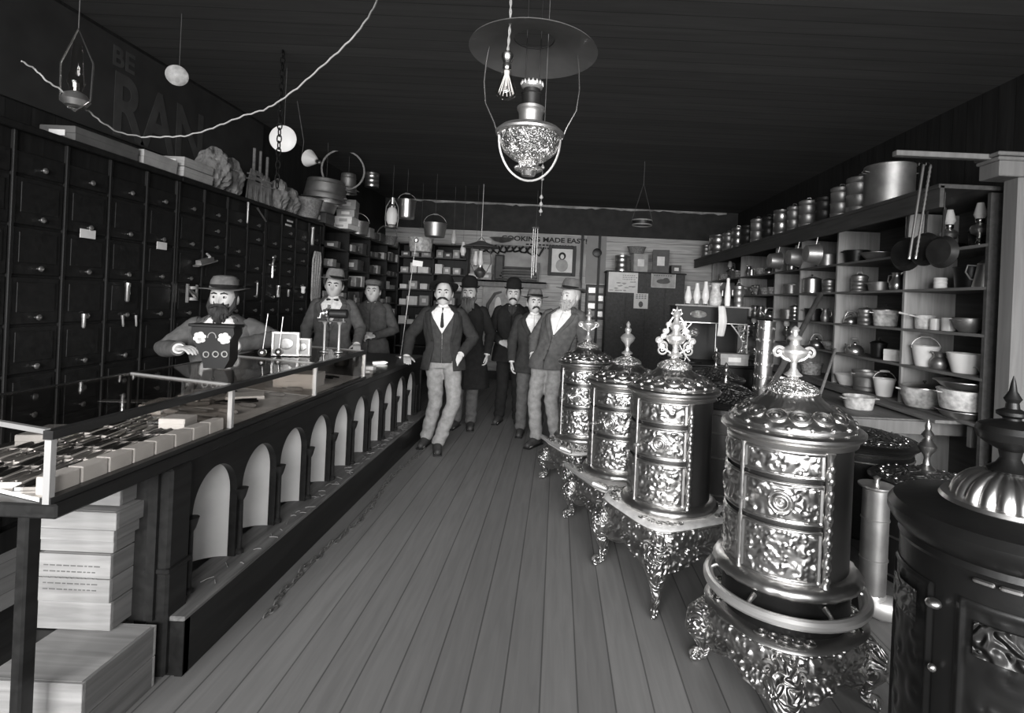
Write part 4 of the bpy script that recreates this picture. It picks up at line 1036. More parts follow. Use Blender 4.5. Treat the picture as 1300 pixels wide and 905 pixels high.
    FN=obj('finial',MB().lathe([(r,z0+hf*z) for r,z in pf],28),M['bright' if not dark else 'nickel'],T)
    sm=MB(); ax=(cos(pi/2-.2),sin(pi/2-.2),0)
    if fin in('urn','tall'):
        for s_ in(-1,1):
            e=(s_*.99,0,0); e=(0,s_,0) if False else (s_*cos(-rot),s_*sin(-rot),0)
            def at3(x,z): return (e[0]*x,e[1]*x,z0+hf*z)
            k1=[(.045,.46)] if fin=='urn' else [(.055,.2),(.075,.3)]
            for (x,z),R_ in zip(k1,(.026,.018)): scroll(sm,at3(x+.02,z),R_,1.4,.008,.005,e,(0,0,1),a0=pi,sg=-1)
            if fin=='tall':
                for x,z,R_ in((.075,.12,.03),(.06,.5,.018),(.045,.64,.014),(.07,.4,.016)): scroll(sm,at3(x,z),R_,1.5,.006,.004,e,(0,0,1),a0=pi*.8,sg=1)
                sm.tube([at3(.02,.05),at3(.08,.18),at3(.082,.35),at3(.05,.5),at3(.045,.65),at3(.02,.78)],.0055,6)
                sm.tube([at3(.0,.8),at3(.03,.86),at3(.022,.93),at3(0,.9)],.006,6)
            else: sm.tube([at3(.05,.5),at3(.06,.42),at3(.04,.34),at3(.015,.3)],.007,6)
            obj('finial_scroll',sm,M['bright'],FN); sm=MB()
    # foot of the body: flared bottom and ornate collar
    obj('lower_collar',MB().lathe([(R*1.0,zb0+.014),(R*1.1,zb0-.0),(R*1.16,zb0-.02),(R*1.12,zb0-.035),(R*1.02,zb0-.045)],120,rf=lambda a,z,k:.008*orn(a*R,z*3+seed,.06,2) if 0<k<4 else 0),M[NK],T,ang=80)
    if zb0-zh>.07:
        obj('ash_section',MB().lathe([(R*1.0,zb0-.04),(R*1.0,zh+.004)],90,cap=False,rf=(lambda a,z,k:.006*abs(sin(18*a))) if flute else None),M['iron' if not flute else 'nickel_orn'],T,ang=25)
    # hearth: rounded square plate and ornate skirt
    f=sq(1,squash); n=96
    def ringsq(pr,mt,name,rf=None,ang=50):
        m=MB(); vs=[];fs=[]
        for k,(r,z) in enumerate(pr):
            for i in range(n):
                a=2*pi*i/n; q=r*f(a) if r>.02 else r
                if rf: q+=rf(a,z,k)
                vs.append((q*cos(a),q*sin(a),z))
        for k in range(len(pr)-1):
            for i in range(n):
                j=(i+1)%n; fs.append((k*n+i,k*n+j,(k+1)*n+j,(k+1)*n+i))
        m.add(vs,fs); return obj(name,m,M[mt],T,ang=ang)
    HP=ringsq([(half*.55,zh+.012),(half*.9,zh+.006),(half*.98,zh+.0),(half*1.0,zh-.012),(half*.97,zh-.02),(half*.5,zh-.022)],('nickel_pat' if not rail else 'nickel_dk') if not dark else 'iron','hearth_plate')
    pf2=MB()
    for k in range(4):
        a=k*pi/2+pi/4
        for da in(-.32,-.16,0,.16,.32):
            q=half*f(a+da)*.86
            scroll(pf2,(q*cos(a+da),q*sin(a+da),zh+.009),.026,1.3,.004,.003,(cos(a+da),sin(a+da),0),(-sin(a+da),cos(a+da),0),a0=k+da*9,n=18)
    obj('hearth_scrolls',pf2,M[NK],HP)
    zs=zh-.02; hs=min(.22,zh-.13)
    K=44; prs=[(half*((.90+.04*sin(pi*i/K*2)) if i<K*.5 else (.90+.09*sin(pi*(i/K-.5)*2)-.02)),zs-hs*i/K) for i in range(K+1)]
    def srf(a,z,k):
        if k in(0,K): return 0
        h=max(orn(a*half*1.2+seed,z,.07,seed+4),.7*orn(a*half*1.2,z+.01,.04,seed)); return .016*h+(.008 if abs(k-K*.5)<2 or k<3 or k>K-3 else 0)
    m=MB(); n2=420; vs=[];fs=[]
    for k,(r,z) in enumerate(prs):
        for i in range(n2):
            a=2*pi*i/n2; q=r*f(a)+srf(a,z,k)
            lift=0
            if k>K*.5:
                t=(k/K-.5)*2; lift=t*.07*max(0,1-abs(sin(2*a-0))**.8)      # arched lower edge between the legs
            vs.append((q*cos(a),q*sin(a),z+lift))
    for k in range(K):
        for i in range(n2):
            j=(i+1)%n2; fs.append((k*n2+i,k*n2+j,(k+1)*n2+j,(k+1)*n2+i))
    m.add(vs,fs); obj('skirt',m,M['nickel_dk' if not dark else 'iron'],T,ang=80)
    obj('ash_pan',MB().box((0,0,zs-hs*.35),(half*1.4,half*1.4,hs*.6),bev=.01),M['iron'],T)
    # legs
    zl=zs-hs*.55
    for k in range(4):
        a=pi/4+k*pi/2; c=half*f(a)
        e=Vector((cos(a),sin(a),0)); o_=Vector((-sin(a),cos(a),0))
        m=MB()
        pts=[(c*.9,zl+.05),(c*1.0,zl+.0),(c*1.04,zl-.05),(c*1.0,zl*.62),(c*.96,zl*.4),(c*.98,zl*.2),(c*1.06,.035),(c*1.1,.018)]
        m.tube([e*r+Vector((0,0,z)) for r,z in pts],[.055,.072,.062,.042,.028,.02,.024,.017],14,round_=True)
        L=obj('leg',m,M[NO],T,ang=60)
        m=MB()
        for s_ in(-1,1):
            scroll(m,e*(c*1.05)+o_*(s_*.03)+Vector((0,0,zl-.02)),.034,1.5,.009,.005,(o_*s_)[:],(0,0,1),a0=0,sg=-1)
            scroll(m,e*(c*.98)+o_*(s_*.055)+Vector((0,0,zl+.045)),.028,1.4,.008,.005,(o_*s_)[:],(0,0,1),a0=1,sg=1)
        rosette(m,e*(c*1.07)+Vector((0,0,zl+.02)),e,.022)
        scroll(m,e*(c*1.09)+Vector((0,0,.036)),.026,1.2,.010,.006,e[:],(0,0,1),a0=pi,sg=-1)
        obj('leg_scrolls',m,M[NK],L)
    if rail:
        rr,rz=rail
        rm=MB(); rm.tube([(rr*cos(2*pi*i/60),rr*sin(2*pi*i/60),rz) for i in range(60)],.021,10,closed=True)
        RL=obj('foot_rail',rm,M['bright' if not dark else 'iron'],T)
        bm=MB()
        for i in range(6):
            a=2*pi*i/6+.3; bm.tube([(R*1.0*cos(a),R*sin(a),rz+.03),((R+rr)/2*cos(a),(R+rr)/2*sin(a),rz+.02),(rr*cos(a),rr*sin(a),rz)],[.012,.009,.009],8)
        obj('rail_bracket',bm,M[NK],RL)
    if foot:
        # hinged loop rail along the aisle side
        m=MB(); x=-half*1.12
        m.tube([(-half*.9,-half*.85,zh+.01),(x,-half*.7,zh+.035),(x-.02,-half*.2,zh+.04),(x-.02,half*.2,zh+.04),(x,half*.7,zh+.035),(-half*.9,half*.85,zh+.01)],[.014,.018,.013,.013,.018,.014],10,round_=True)
        obj('swing_rail',m,M['bright'],T)
    return T
stove('ornate nickel parlour stove farthest along the row, beside the white-bearded man in the hat',(.27,4.5,0),.45,.215,.35,.44,1.02,1.17,1.49,.27,'urn',seed=1,flute=True)
stove('ornate nickel parlour stove with ball-topped urn, second from the far end of the row',(.49,3.66,0),.42,.235,.37,.44,1.0,1.14,1.42,.29,'ball',seed=5,flute=True)
stove('tall ornate stove with scrolled candelabra finial and bright patterned hearth plate',(.67,3.0,0),.452,.228,.43,.475,1.06,1.20,1.535,.30,'tall',foot=False,seed=9)
stove('largest ornate round stove with foot ring and ring-handled urn, nearest in the lit row',(.98,2.2,0),.42,.243,.33,.52,1.05,1.215,1.475,.29,'urn',foot=False,seed=14,rail=(.3,.42),squash=2.6)
# second row
def plainstove(lab,loc_,R,zr,zd,zt,fin,dark=True,bands=(.3,.6,.9),rot=0,nm='heating_stove'):
    T=thing(nm,lab,'stove',loc_,rot)
    obj('drum',MB().lathe([(R*.95,.16),(R,.18),(R,zr-.02)],56),M['iron' if dark else 'steel'],T)
    bm=MB()
    for b in bands: bm.lathe([(R,zr*b-.006),(R+.008,zr*b),(R,zr*b+.006)],56,cap=False)
    obj('band',bm,M['nickel'],T)
    obj('top_rim',MB().lathe([(R,zr-.03),(R*1.12,zr-.01),(R*1.14,zr+.005),(R*1.08,zr+.018),(R*.95,zr+.02)],56),M['iron'],T)
    obj('dome',MB().lathe([(R*1.0,zr+.018)]+[(R*(1-.78*(i/10)**.9),zr+.02+(zd-zr-.02)*(1-(1-i/10)**1.6)) for i in range(1,11)],90,rf=lambda a,z,k:.004*orn(a*.2,z*2,.05,3)),M['iron_orn'],T)
    b2=MB()
    for i in range(22): b2.ell((R*.86*cos(i*pi/11),R*.86*sin(i*pi/11),zr+.03),(.01,.01,.009),8,6)
    obj('bead_ring',b2,M['nickel'],T)
    h=zt-zd; pf=[(.03,0),(.034,.06),(.014,.14),(.01,.26),(.016,.34),(.03,.42),(.034,.5),(.02,.58),(.012,.64),(.024,.7),(.01,.8),(.012,.88),(.001,1)]
    if fin=='big': pf=[(r*1.35,z) for r,z in pf]
    if h>.02: obj('finial',MB().lathe([(r,zd-.005+h*z) for r,z in pf],20),M['nickel'],T)
    for k in range(4):
        a=pi/4+k*pi/2; e=Vector((cos(a),sin(a),0)); m=MB().tube([e*R*.85+Vector((0,0,.2)),e*R*1.02+Vector((0,0,.12)),e*R*.98+Vector((0,0,.06)),e*R*1.1+Vector((0,0,.016))],[.03,.03,.016,.016],10,round_=True); obj('leg',m,M['iron_orn'],T)
    return T
plainstove('dark round stove with beaded lid in the second row, just behind the candelabra stove',(1.19,3.72,0),.26,.90,1.02,1.17,'s',False,(.35,.62,.8,.93))
plainstove('dark spired stove in the second row, farther back than the beaded one',(1.5,5.0,0),.24,.88,.98,1.18,'s',False)
T=plainstove('low dark stove with bright turned finial behind the upright stovepipe',(2.0,2.85,0),.24,.66,.72,1.0,'big',True)
obj('side_shield',MB().box((.0,-.27,.40),(.2,.01,.5),bev=.004),M['dulltin'],T)
plainstove('low black stove with a flat domed lid beside the shelf table',(2.03,3.52,0),.3,.72,.79,.80,'s',True,(.88,.94))
T=thing('stovepipe','upright grey stovepipe with bright elbow foot, standing between two dark stoves','stovepipe',(1.66,2.72,0))
obj('pipe',MB().lathe([(.062,.09),(.063,.3),(.067,.302),(.067,.308),(.063,.31),(.063,.5),(.067,.502),(.067,.508),(.063,.51),(.063,.66)],28,cap=False),M['dulltin'],T)
obj('collar',MB().lathe([(.063,.655),(.085,.668),(.085,.676),(.05,.68),(.012,.684),(.012,.70),(.018,.712),(.001,.722)],28),M['tin'],T)
obj('elbow_foot',MB().tube([(0,0,.12),(.0,0,.075),(.04,-.02,.065),(.085,-.035,.065)],[.066,.07,.064,.06],18,round_=True),M['bright'],T)
# big black stove in the near corner
T=thing('base_burner_stove','big black stove with ribbed bright dome and dark urn, nearest of all','stove',(1.2,1.4,-.03),.35)
R=.235
obj('drum',MB().lathe([(R*.96,.2),(R,.22),(R,.98)],72),M['iron'],T)
obj('top_rim',MB().lathe([(R*.98,.95),(R*1.02,.97),(R*1.0,.985),(R*1.1,1.01),(R*1.14,1.03),(R*1.14,1.045),(R*1.08,1.065),(R*.6,1.085),(R*.5,1.09)],72),M['iron'],T)
nk=MB().lathe([(R*.62,1.078),(R*.64,1.085),(R*.62,1.095)],60)
obj('dome_ring',nk,M['nickel'],T)
obj('ribbed_dome',MB().lathe([((.122*cos(i/12*pi/2)**.8 if i<12 else .03),1.088+.085*sin(i/12*pi/2)) for i in range(13)],144,rf=lambda a,z,k:.013*(abs(sin(10*a))**.7-.6) if k<11 else 0),M['nickel'],T,ang=80)
obj('urn',MB().lathe([(.045,1.165),(.05,1.175),(.03,1.19),(.022,1.205),(.026,1.225),(.055,1.24),(.073,1.255),(.078,1.275),(.072,1.29),(.04,1.30),(.02,1.305),(.02,1.31),(.034,1.318),(.034,1.326),(.016,1.335),(.014,1.35),(.02,1.36),(.009,1.38),(.006,1.4),(.001,1.42)],40),M['iron'],T)
for i,a in enumerate((pi-.5,pi+.55)):
    fp=MB(); nu,nv=40,70
    def fn(u,v,a=a):
        th=a-.42+.84*u; z=.3+.6*v; e=min(min(u,1-u)*.84*R,min(v,1-v)*.6); d=.008 if .008<e<.016 else (.006*orn(th*R,z,.09,i+6) if e>.02 else .002)
        return ((R+d)*cos(th),(R+d)*sin(th),z)
    fp.grid(fn,nu,nv); D=obj('door',fp,M['iron'],T,ang=80)
    pl=MB(); z0=.82
    pl.grid(lambda u,v,a=a:((R+.012)*cos(a-.25+.5*u),(R+.012)*sin(a-.25+.5*u),.78+.08*v),10,4)
    obj('name_plate',pl,M['iron_orn'],D)
    lk=MB(); lk.ell(((R+.02)*cos(a+.47),(R+.02)*sin(a+.47),.86),(.018,.018,.012),12,8); lk.ell(((R+.015)*cos(a+.47),(R+.015)*sin(a+.47),.7),(.01,.01,.01),8,6)
    obj('latch',lk,M['nickel'],D)
hl=MB()
for da in(-.3,-.1,.1): hl.tube([((R+.012)*cos(pi+.6+da+i*.018),(R+.012)*sin(pi+.6+da+i*.018),.955) for i in range(8)],.006,6,round_=True)
obj('trim_bar',hl,M['nickel'],T)
obj('base_skirt',MB().lathe([(R*1.0,.24),(R*1.25,.2),(R*1.3,.17),(R*1.22,.1),(R*1.0,.09)],72,rf=lambda a,z,k:.008*orn(a*R,z*2,.06,2)),M['iron_orn'],T)
for k in range(4):
    a=pi/4+k*pi/2; e=Vector((cos(a),sin(a),0)); obj('leg',MB().tube([e*R*1.05+Vector((0,0,.14)),e*R*1.2+Vector((0,0,.09)),e*R*1.15+Vector((0,0,.05)),e*R*1.28+Vector((0,0,.046))],[.035,.03,.018,.016],10,round_=True),M['iron_orn'],T)
# ------------------------------------------------------------------ cooking range with high warming shelf
Y=5.85; p=at(906,388,Y); q0=at(858,388,Y).x; q1=at(950,392,Y).x; cx=(q0+q1)/2; Wd=q1-q0
T=thing('cooking_range','black cooking range with high warming shelf on pale filigree brackets','range',(cx,Y,0))
zs_=at(906,388,Y).z; zt=at(906,462,Y).z
obj('body',MB().box((0,.12,zt/2+.06),(Wd*1.1,.5,zt-.12),bev=.01),M['iron'],T)
obj('cooktop',MB().box((0,.1,zt),(Wd*1.2,.6,.03),bev=.008),M['iron'],T)
for x in(-.2,.2):
    for y in(-.02,.25): obj('lid',MB().lathe([(.1,zt+.015),(.1,zt+.021),(.001,.024+zt)],28,(x,y,0)),M['iron'],T)
D=obj('oven_door',MB().box((-.05,-.14,zt*.5),(Wd*.5,.02,.35),bev=.006),M['iron_orn'],T); obj('door_handle',MB().tube([(-.15,-.16,zt*.6),(-.15,-.19,zt*.6),(.1,-.19,zt*.6),(.1,-.16,zt*.6)],.008,6),M['nickel'],D)
obj('back_plate',MB().box((0,.34,(zt+zs_)/2),(Wd*1.0,.02,zs_-zt-.02)),M['black'],T)
WC=obj('warming_closet',MB().box((0,.16,zs_-.1),(Wd*.98,.34,.17),bev=.006),M['black'],T)
obj('closet_edge',MB().box((0,-.012,zs_-.19),(Wd*.98,.008,.01)),M['nickel'],WC)
nb=MB(); nb.lathe([(.001,.012),(.05,.01),(.075,.004),(.08,0),(.001,0)],30,M=Matrix.Translation((-.15,-.011,zs_-.1))@Matrix.Rotation(pi/2,4,'X')@Matrix.Scale(1.15,4,(1,0,0))@Matrix.Scale(.5,4,(0,1,0)))
obj('emblem',nb,M['nickel_fine'],WC)
obj('shelf_top',MB().box((0,.15,zs_-.008),(Wd*1.04,.38,.018),bev=.004),M['pale_board'],T)
for s_ in(-1,1):
    bm=MB(); x0=s_*Wd*.5; z1=zs_-.2; z0=zt+.02; hh=z1-z0
    pts=[]
    for i in range(17):
        t=i/16; w_=.05+.13*abs(2*t-1)**1.5; pts.append((x0-s_*w_,z0+hh*t))
    bm.tube([(x,-.0,z) for x,z in pts],.009,6); bm.tube([(x0,0,z0),(x0,0,z1)],.009,6)
    for i in range(1,16,2):
        x,z=pts[i]; w_=abs(x-x0); scroll(bm,((x+x0)/2,0,z),w_*.42,1.3,.006,.004,(s_,0,0),(0,0,1),a0=i,sg=1 if i%4==1 else -1,n=16,seg=5)
        bm.tube([(x,0,z),(x0,0,z+hh*.06)],.004,5)
    obj('filigree_bracket',bm,M['bright'],T)
obj('damper_rod',MB().tube([(.08,.1,zs_-.19),(.08,.1,zt+.02)],.006,6),M['tin'],T)
obj('medallion',MB().lathe([(.001,.016),(.04,.012),(.052,.0),(.001,0)],24,M=Matrix.Translation((-.1,.33,(zt+zs_)/2))@Matrix.Rotation(pi/2,4,'X')),M['nickel_fine'],T)
for k,(x,y) in enumerate(((-.4,-.05),(.4,-.05),(-.4,.3),(.4,.3))): obj('leg',MB().tube([(x*Wd,y,.1),(x*Wd*1.05,y,.05),(x*Wd*1.1,y,.012)],[.03,.02,.014],8,round_=True),M['iron'],T)
RNG=(cx,Y,zs_,zt,Wd)
put(box_((.30,.16,.12),'cardm'),cx+.2,5.72,zt+.016,0,'grey carton on the near edge of the cooking range')
# embossed pipe
p=at(968,407,5.25); T=thing('embossed_pipe','tall pale pipe stamped all over with rings, standing upright before the range','pipe',(2.015,5.25,0))
T.rotation_euler=(0,.03,0); h=p.z; r=.083
em=MB().lathe([(r,0),(r,h)],36,cap=False); obj('pipe',em,M['tin'],T)
em=MB()
for k in range(11):
    for i in range(9):
        a=2*pi*i/9+(k%2)*.35; z=h-.07-k*.118; c=Vector((r*cos(a),r*sin(a),z)); u=Vector((-sin(a),cos(a),0))
        em.tube([c+u*.022*cos(b)+Vector((0,0,.022*sin(b)))+Vector((cos(a),sin(a),0))*.001 for b in [2*pi*j/10 for j in range(10)]],.0035,5,closed=True)
obj('ring_pattern',em,M['dulltin'],T); obj('top_band',MB().lathe([(r,h-.012),(r+.006,h-.006),(r+.006,h),(r-.004,h)],36,cap=False),M['tin'],T)
# ------------------------------------------------------------------ right-hand shelving (front edge x=2.9)
XS=2.9
Ys=[3.62,4.5,5.6,6.45,7.2,8.57,10.15]
Zs=[.82,1.14,1.44,1.765,2.06]
R_=thing('open_shelving','tall open wooden shelving along the side wall behind the stoves','shelving',(3.12,6.9,0))
def lw(mb): mb.v=[(x-3.12,y-6.9,z) for x,y,z in mb.v]; return mb
for i,y in enumerate(Ys):
    obj('upright',lw(MB().box((3.115,y+(.02 if i==0 else 0),1.2),(.43,.028,2.4))),M['pale_board' if i else 'shelf_d'],R_)
obj('back_board',lw(MB().box((3.335,6.9,1.25),(.012,6.5,2.4))),M['pale_board2'] if 'pale_board2' in M else M['shelf_d'],R_)
for z in Zs: obj('shelf_board',lw(MB().box((3.11,6.88,z-.012),(.42,6.5,.022),bev=.002)),M['shelf'],R_)
tp=obj('top_shelf',lw(MB().box((2.94,6.88,2.43),(.80,6.52,.03),bev=.003)),M['shelf_d'],R_)
obj('fascia',lw(MB().box((2.565,6.88,2.36),(.03,6.52,.15),bev=.003)),M['shelf_d'],R_)
# near post, capital and cross beam
T=thing('shelf_post','thick pale painted post with a capital at the near end of the shelving','post',(2.985,3.46,0))
obj('shaft',MB().box((0,0,1.27),(.19,.13,2.54),bev=.012),M['post'],T)
cp=MB().box((-.07,0,2.50),(.34,.17,.1),bev=.006).box((-.07,0,2.56),(.37,.19,.025),bev=.006).box((-.07,0,2.588),(.39,.21,.025),bev=.006)
obj('capital',cp,M['post'],T)
T=thing('cross_rail','thin horizontal rail running out from the post under the ceiling','rail',(2.56,3.46,2.585)); obj('bar',MB().box((-.12,0,.0),(.62,.05,.035),bev=.004),M['post'],T)
for x,l in((2.36,.0),(2.43,.0)): pass
for i,(dx) in enumerate((0,.055)):
    a=at(1172+i*9,210,3.45); b=at(1154+i*8,328,3.35)
    T=thing('hanging_rod',('smooth','ribbed')[i]+' bright rod of the pair hanging from the thin rail by the post','rod',tuple(a))
    d=b-a; m=MB(); n=40
    m.tube([d*(k/n) for k in range(n+1)],[.0085 if i==0 else (.0065+.003*(k%2)) for k in range(n+1)],8,round_=True); obj('rod',m,M['tin'],T); obj('hook',MB().tube([(0,0,0),(0,.02,.02),(0,.04,.03),(0,.045,.01)],.004,6),M['dark'],T)
# long shelf table in front of the shelving
TB=thing('shelf_table','low pale table with deep top running along in front of the shelving','table',(2.7,5.5,0))
def tb(mb): mb.v=[(x-2.7,y-5.5,z) for x,y,z in mb.v]; return mb
obj('tabletop',tb(MB().box((2.52,5.55,.745),(.78,2.96,.03),bev=.004)),M['ledge2'] if 'ledge2' in M else M['shelf'],TB)
obj('end_apron',tb(MB().box((2.70,4.06,.70),(1.14,.03,.10),bev=.004)),M['post'],TB)
obj('front_apron',tb(MB().box((2.15,5.55,.69),(.03,2.96,.08))),M['shelf'],TB)
for x in(2.17,): 
    for y in(4.2,5.5,6.9): obj('leg',tb(MB().box((x,y,.33),(.07,.07,.66),bev=.006)),M['shelf_d'],TB)
T=thing('shelf_ledge','sloping-edged ledge board along the bottom of the shelving over the low table','ledge',(2.9,5,.79))
obj('board',MB().box((-.0,.5,.0),(.30,3.3,.025),bev=.004),M['shelf'],T); obj('end_block',MB().box((.12,-1.18,-.09),(.1,.04,.15),bev=.004),M['post'],T)
# goods: kind, y, shelf level index, size..., label
SH={0:'bottom shelf',1:'second shelf up',2:'third shelf up',3:'fourth shelf up',4:'top inner shelf'}
BY={0:'bay by the post',1:'second bay from post',2:'third bay from post',3:'fourth bay from post',4:'fifth bay from post',5:'farthest bay'}
def bay(y):
    for i in range(6):
        if y<Ys[i+1]: return i
cnt={}
ends=[0]
def good(T,y,lv,lab,x=3.02,rz=None,dz=0,after=None):
    b=bay(y); k=cnt.get((b,lv),0); cnt[(b,lv)]=k+1
    rz=random.uniform(-.5,.5) if rz is None else rz
    rr=0
    for o in T.children:
        if o.name.split('.')[0] in('body','bowl','box','foot','side_handle'):
            for v in o.data.vertices: rr=max(rr,abs(v.co.x*sin(rz)+v.co.y*cos(rz)))
    lo,hi=Ys[b]+.018+rr,Ys[b+1]-.018-rr
    y=min(max(y,lo),hi) if lo<hi else (lo+hi)/2
    if after is not None:
        y=max(y,after+rr+.02)
        if y>hi+.001: 
            for o in list(T.children_recursive)+[T]: bpy.data.objects.remove(o)
            return None
        ends[0]=y+rr
    place(T,(x,y,Zs[lv]+dz),rz,None,'%s on %s, %s'%(lab,SH[lv],BY[b]))
    return T
def gat(px,py): 
    du=(px-PX)+ROLL*(py-PY); return 3.0*F/du     # how far down the shelving this spot of the photograph is
random.seed(31)
# bay 0
good(pot(.165,.15,'enam_m',.8,lid='tin',bulge=.01),gat(1172,490),0,'large speckled stewpot with tin lid',x=2.98)
good(basin(.17,.055,'tin'),gat(1228,505),0,'lowest wide tin pan of the nested stack',x=2.97); 
good(pot(.165,.14,'enam_m',.86),gat(1228,505),0,'broad pale kettle pan in the nested stack',x=2.97,dz=.062)
good(basin(.18,.05,'tin'),gat(1228,505),0,'topmost wide tin pan of the nested stack',x=2.97,dz=.212)
good(pot(.10,.16,'enam_w',.72,side=False,bl='dulltin'),gat(1161,452),1,'tapered white pail')
good(jug(.065,.13,'dulltin'),gat(1189,455),1,'small round dull jug')
good(pot(.115,.14,'enam_w',.7,side=False),gat(1221,462),1,'white tapered bowl')
good(basin(.12,.05,'dulltin'),gat(1243,465),1,'dark shallow pan',x=3.12)
good(pot(.075,.11,'enam_m',.9,long=True,side=False),gat(1166,410),2,'mottled saucepan with long handle',rz=.3)
good(mug(.04,.09,'enam_w'),gat(1184,413),2,'small white mug')
good(mug(.05,.1,'enam_w'),gat(1201,414),2,'larger white mug')
good(pot(.10,.1,'dulltin',.6,bulge=.01),gat(1229,417),2,'dark round bowl',x=3.0)
good(jug(.065,.17,'dulltin'),gat(1160,362),3,'tall dull jug')
good(can(.045,.09,'enam_w',lid=False),gat(1190,362),3,'small pale tin')
good(coffeepot(.075,.2,'tin'),gat(1246,362),3,'bright coffee pot with curved spout',rz=2.6)
good(pot(.11,.16,'iron',.9,side=False),gat(1215,360),3,'black iron pot',x=3.1)
T=oillamp(.3); good(T,gat(1200,325),4,'small lamp'); T=oillamp(.28); good(T,gat(1238,330),4,'small lamp nearest the post')
good(basin(.16,.06,'iron'),gat(1170,322),4,'wide black pan',x=3.05)
good(pot(.07,.13,'dark',.9,lid='dark',side=False),gat(1222,320),4,'black covered pot',x=3.12)
# bay 1
good(basin(.12,.10,'enam_w'),gat(1068,480),0,'white deep basin',x=2.98)
good(pot(.13,.18,'dulltin',.9,beads=2),gat(1103,486),0,'big banded tin pot',x=2.98)
good(pot(.09,.15,'enam_w',.7,side=False,bl='dulltin'),gat(1129,491),0,'narrow white tapered pail',x=2.95)
good(kettle(.085,'tin'),gat(1082,446),1,'bright round kettle',rz=.4)
good(pot(.07,.13,'iron',.9,lid='iron',side=False),gat(1112,448),1,'dark covered pot')
B=box_((.12,.14,.1),'card'); good(B,gat(1132,452),1,'tipped white box'); B.rotation_euler=(0,.0,.7)
good(kettle(.07,'tin'),gat(1076,405),2,'bright kettle with tall spout',rz=2.8)
good(can(.07,.14,'dulltin'),gat(1096,408),2,'dull covered can')
good(pot(.11,.14,'enam_m',.85,lid='tin',beads=2),gat(1121,410),2,'double-banded steamer pot')
good(can(.075,.15,'dulltin',hoops=4),gat(1088,365),3,'dull hooped can')
good(pot(.10,.08,'dulltin',.85),gat(1113,364),3,'low dull pan')
good(jug(.06,.16,'tin'),gat(1135,362),3,'bright jug',rz=2)
good(pot(.12,.12,'iron',.9),gat(1075,325),4,'dark pot with two handles'); good(basin(.15,.06,'dulltin'),gat(1112,320),4,'wide dull basin')
# bay 2, 3
good(kettle(.085,'tin'),gat(1034,440),1,'bright kettle with arched handle',rz=2.9)
good(basin(.13,.08,'enam_g'),gat(1052,442),1,'grey basin',x=3.05)
good(jug(.05,.15,'dulltin'),gat(1045,402),2,'slim jug')
good(pot(.09,.14,'dark',.9),gat(1028,400),2,'dark pot')
good(pot(.10,.16,'tin',1,side=False,lid='tin'),gat(1030,370),3,'bright straight canister',x=2.99)
good(can(.07,.13,'dulltin'),gat(1050,371),3,'dull canister')
good(pot(.11,.13,'dulltin',.9),gat(1048,330),4,'dull pot'); good(coffeepot(.08,.2,'tin'),gat(1026,332),4,'coffee pot',rz=2.7)
good(pot(.12,.13,'enam_g',.85),gat(1032,462),0,'grey enamel pot',x=2.98)
for py,lv in((400,2),(366,3),(332,4),(438,1)):
    pass
# bays 3-5 filled with a changing mix
mk_=[lambda:jug(.06,.17,'tin'),lambda:pot(.10,.12,'dulltin',.9),lambda:oillamp(.3),lambda:can(.06,.15,'tin'),lambda:mug(.05,.1,'tin'),lambda:coffeepot(.07,.2,'dulltin'),lambda:pot(.12,.09,'enam_g',.8),lambda:kettle(.075,'tin')]
nm=['bright jug','dull two-handled pot','glass lamp','bright canister','tin mug','dull coffee pot','grey low pan','bright kettle']
random.seed(77)
for b in(3,4,5):
    for lv in range(5):
        k=0; ends[0]=Ys[b]+.02
        for q in range(7):
            i=random.randrange(len(mk_)); 
            yy=ends[0]+random.uniform(.05,.2)
            if yy>Ys[b+1]-.06: break
            if good(mk_[i](),yy,lv,nm[i]+(', %s along'%ORD[k]),rz=random.uniform(-.8,.8),x=3.0,after=ends[0]): k+=1
# cutlery with bright knob ends in a jar-like rack (cluster of bright dots)
T=thing('knob_rack','dark rack of bright round knobs on the shelving above the stamped pipe','rack',(2.94,gat(965,367),1.78)); 
obj('board',MB().box((0,0,.05),(.03,.34,.16)),M['cardd'],T)
for i,(dy,dz) in enumerate(((-.12,.1),(-.09,.05),(-.05,.02),(-.02,.11),(.02,.06),(.05,.01),(.08,.1),(.12,.05))):
    obj('knob',MB().ell((-.028,dy,dz+.0),(.018,.018,.018),10,8),M['bright'],T)
# lamp chimneys on the warming shelf of the range
cx,Y,zs_,zt,Wd=RNG
first=None
for i,(px,h) in enumerate(((873,.20),(884,.24),(895,.26))):
    o=chimney(h) if first is None else copy_tree(first); first=first or o
    place(o,(at(px,386,5.9).x,5.9,zs_+.001),0,(1,1,h/.2 if o is not first else 1),'clear lamp chimney on the range shelf, %s of three'%ORD[i],'lamp chimneys on the warming shelf')
T=jug(.075,.25,'enam_m'); place(T,(at(908,386,5.95).x,5.97,zs_+.001),2.8,None,'tall mottled jug standing on the range shelf beside the chimneys')
T=thing('white_bottle','tall slim white bottle on the range shelf, right of the mottled jug','bottle',(at(923,386,5.9).x,5.9,zs_+.001)); obj('body',MB().lathe([(.001,0),(.028,.002),(.032,.1),(.024,.2),(.016,.27),(.018,.3),(.012,.31)],18),M['porc'],T); obj('stopper',MB().lathe([(.01,.31),(.014,.325),(.001,.335)],12),M['dark'],T)
T=can(.05,.22,'dulltin'); place(T,(at(940,386,5.9).x,5.97,zs_+.001),0,None,'tall dull canister at the far right end of the range shelf')
T=thing('paper_scroll','curled white paper hanging over the front of the warming closet','paper',(at(920,415,5.8).x,5.62,1.2))
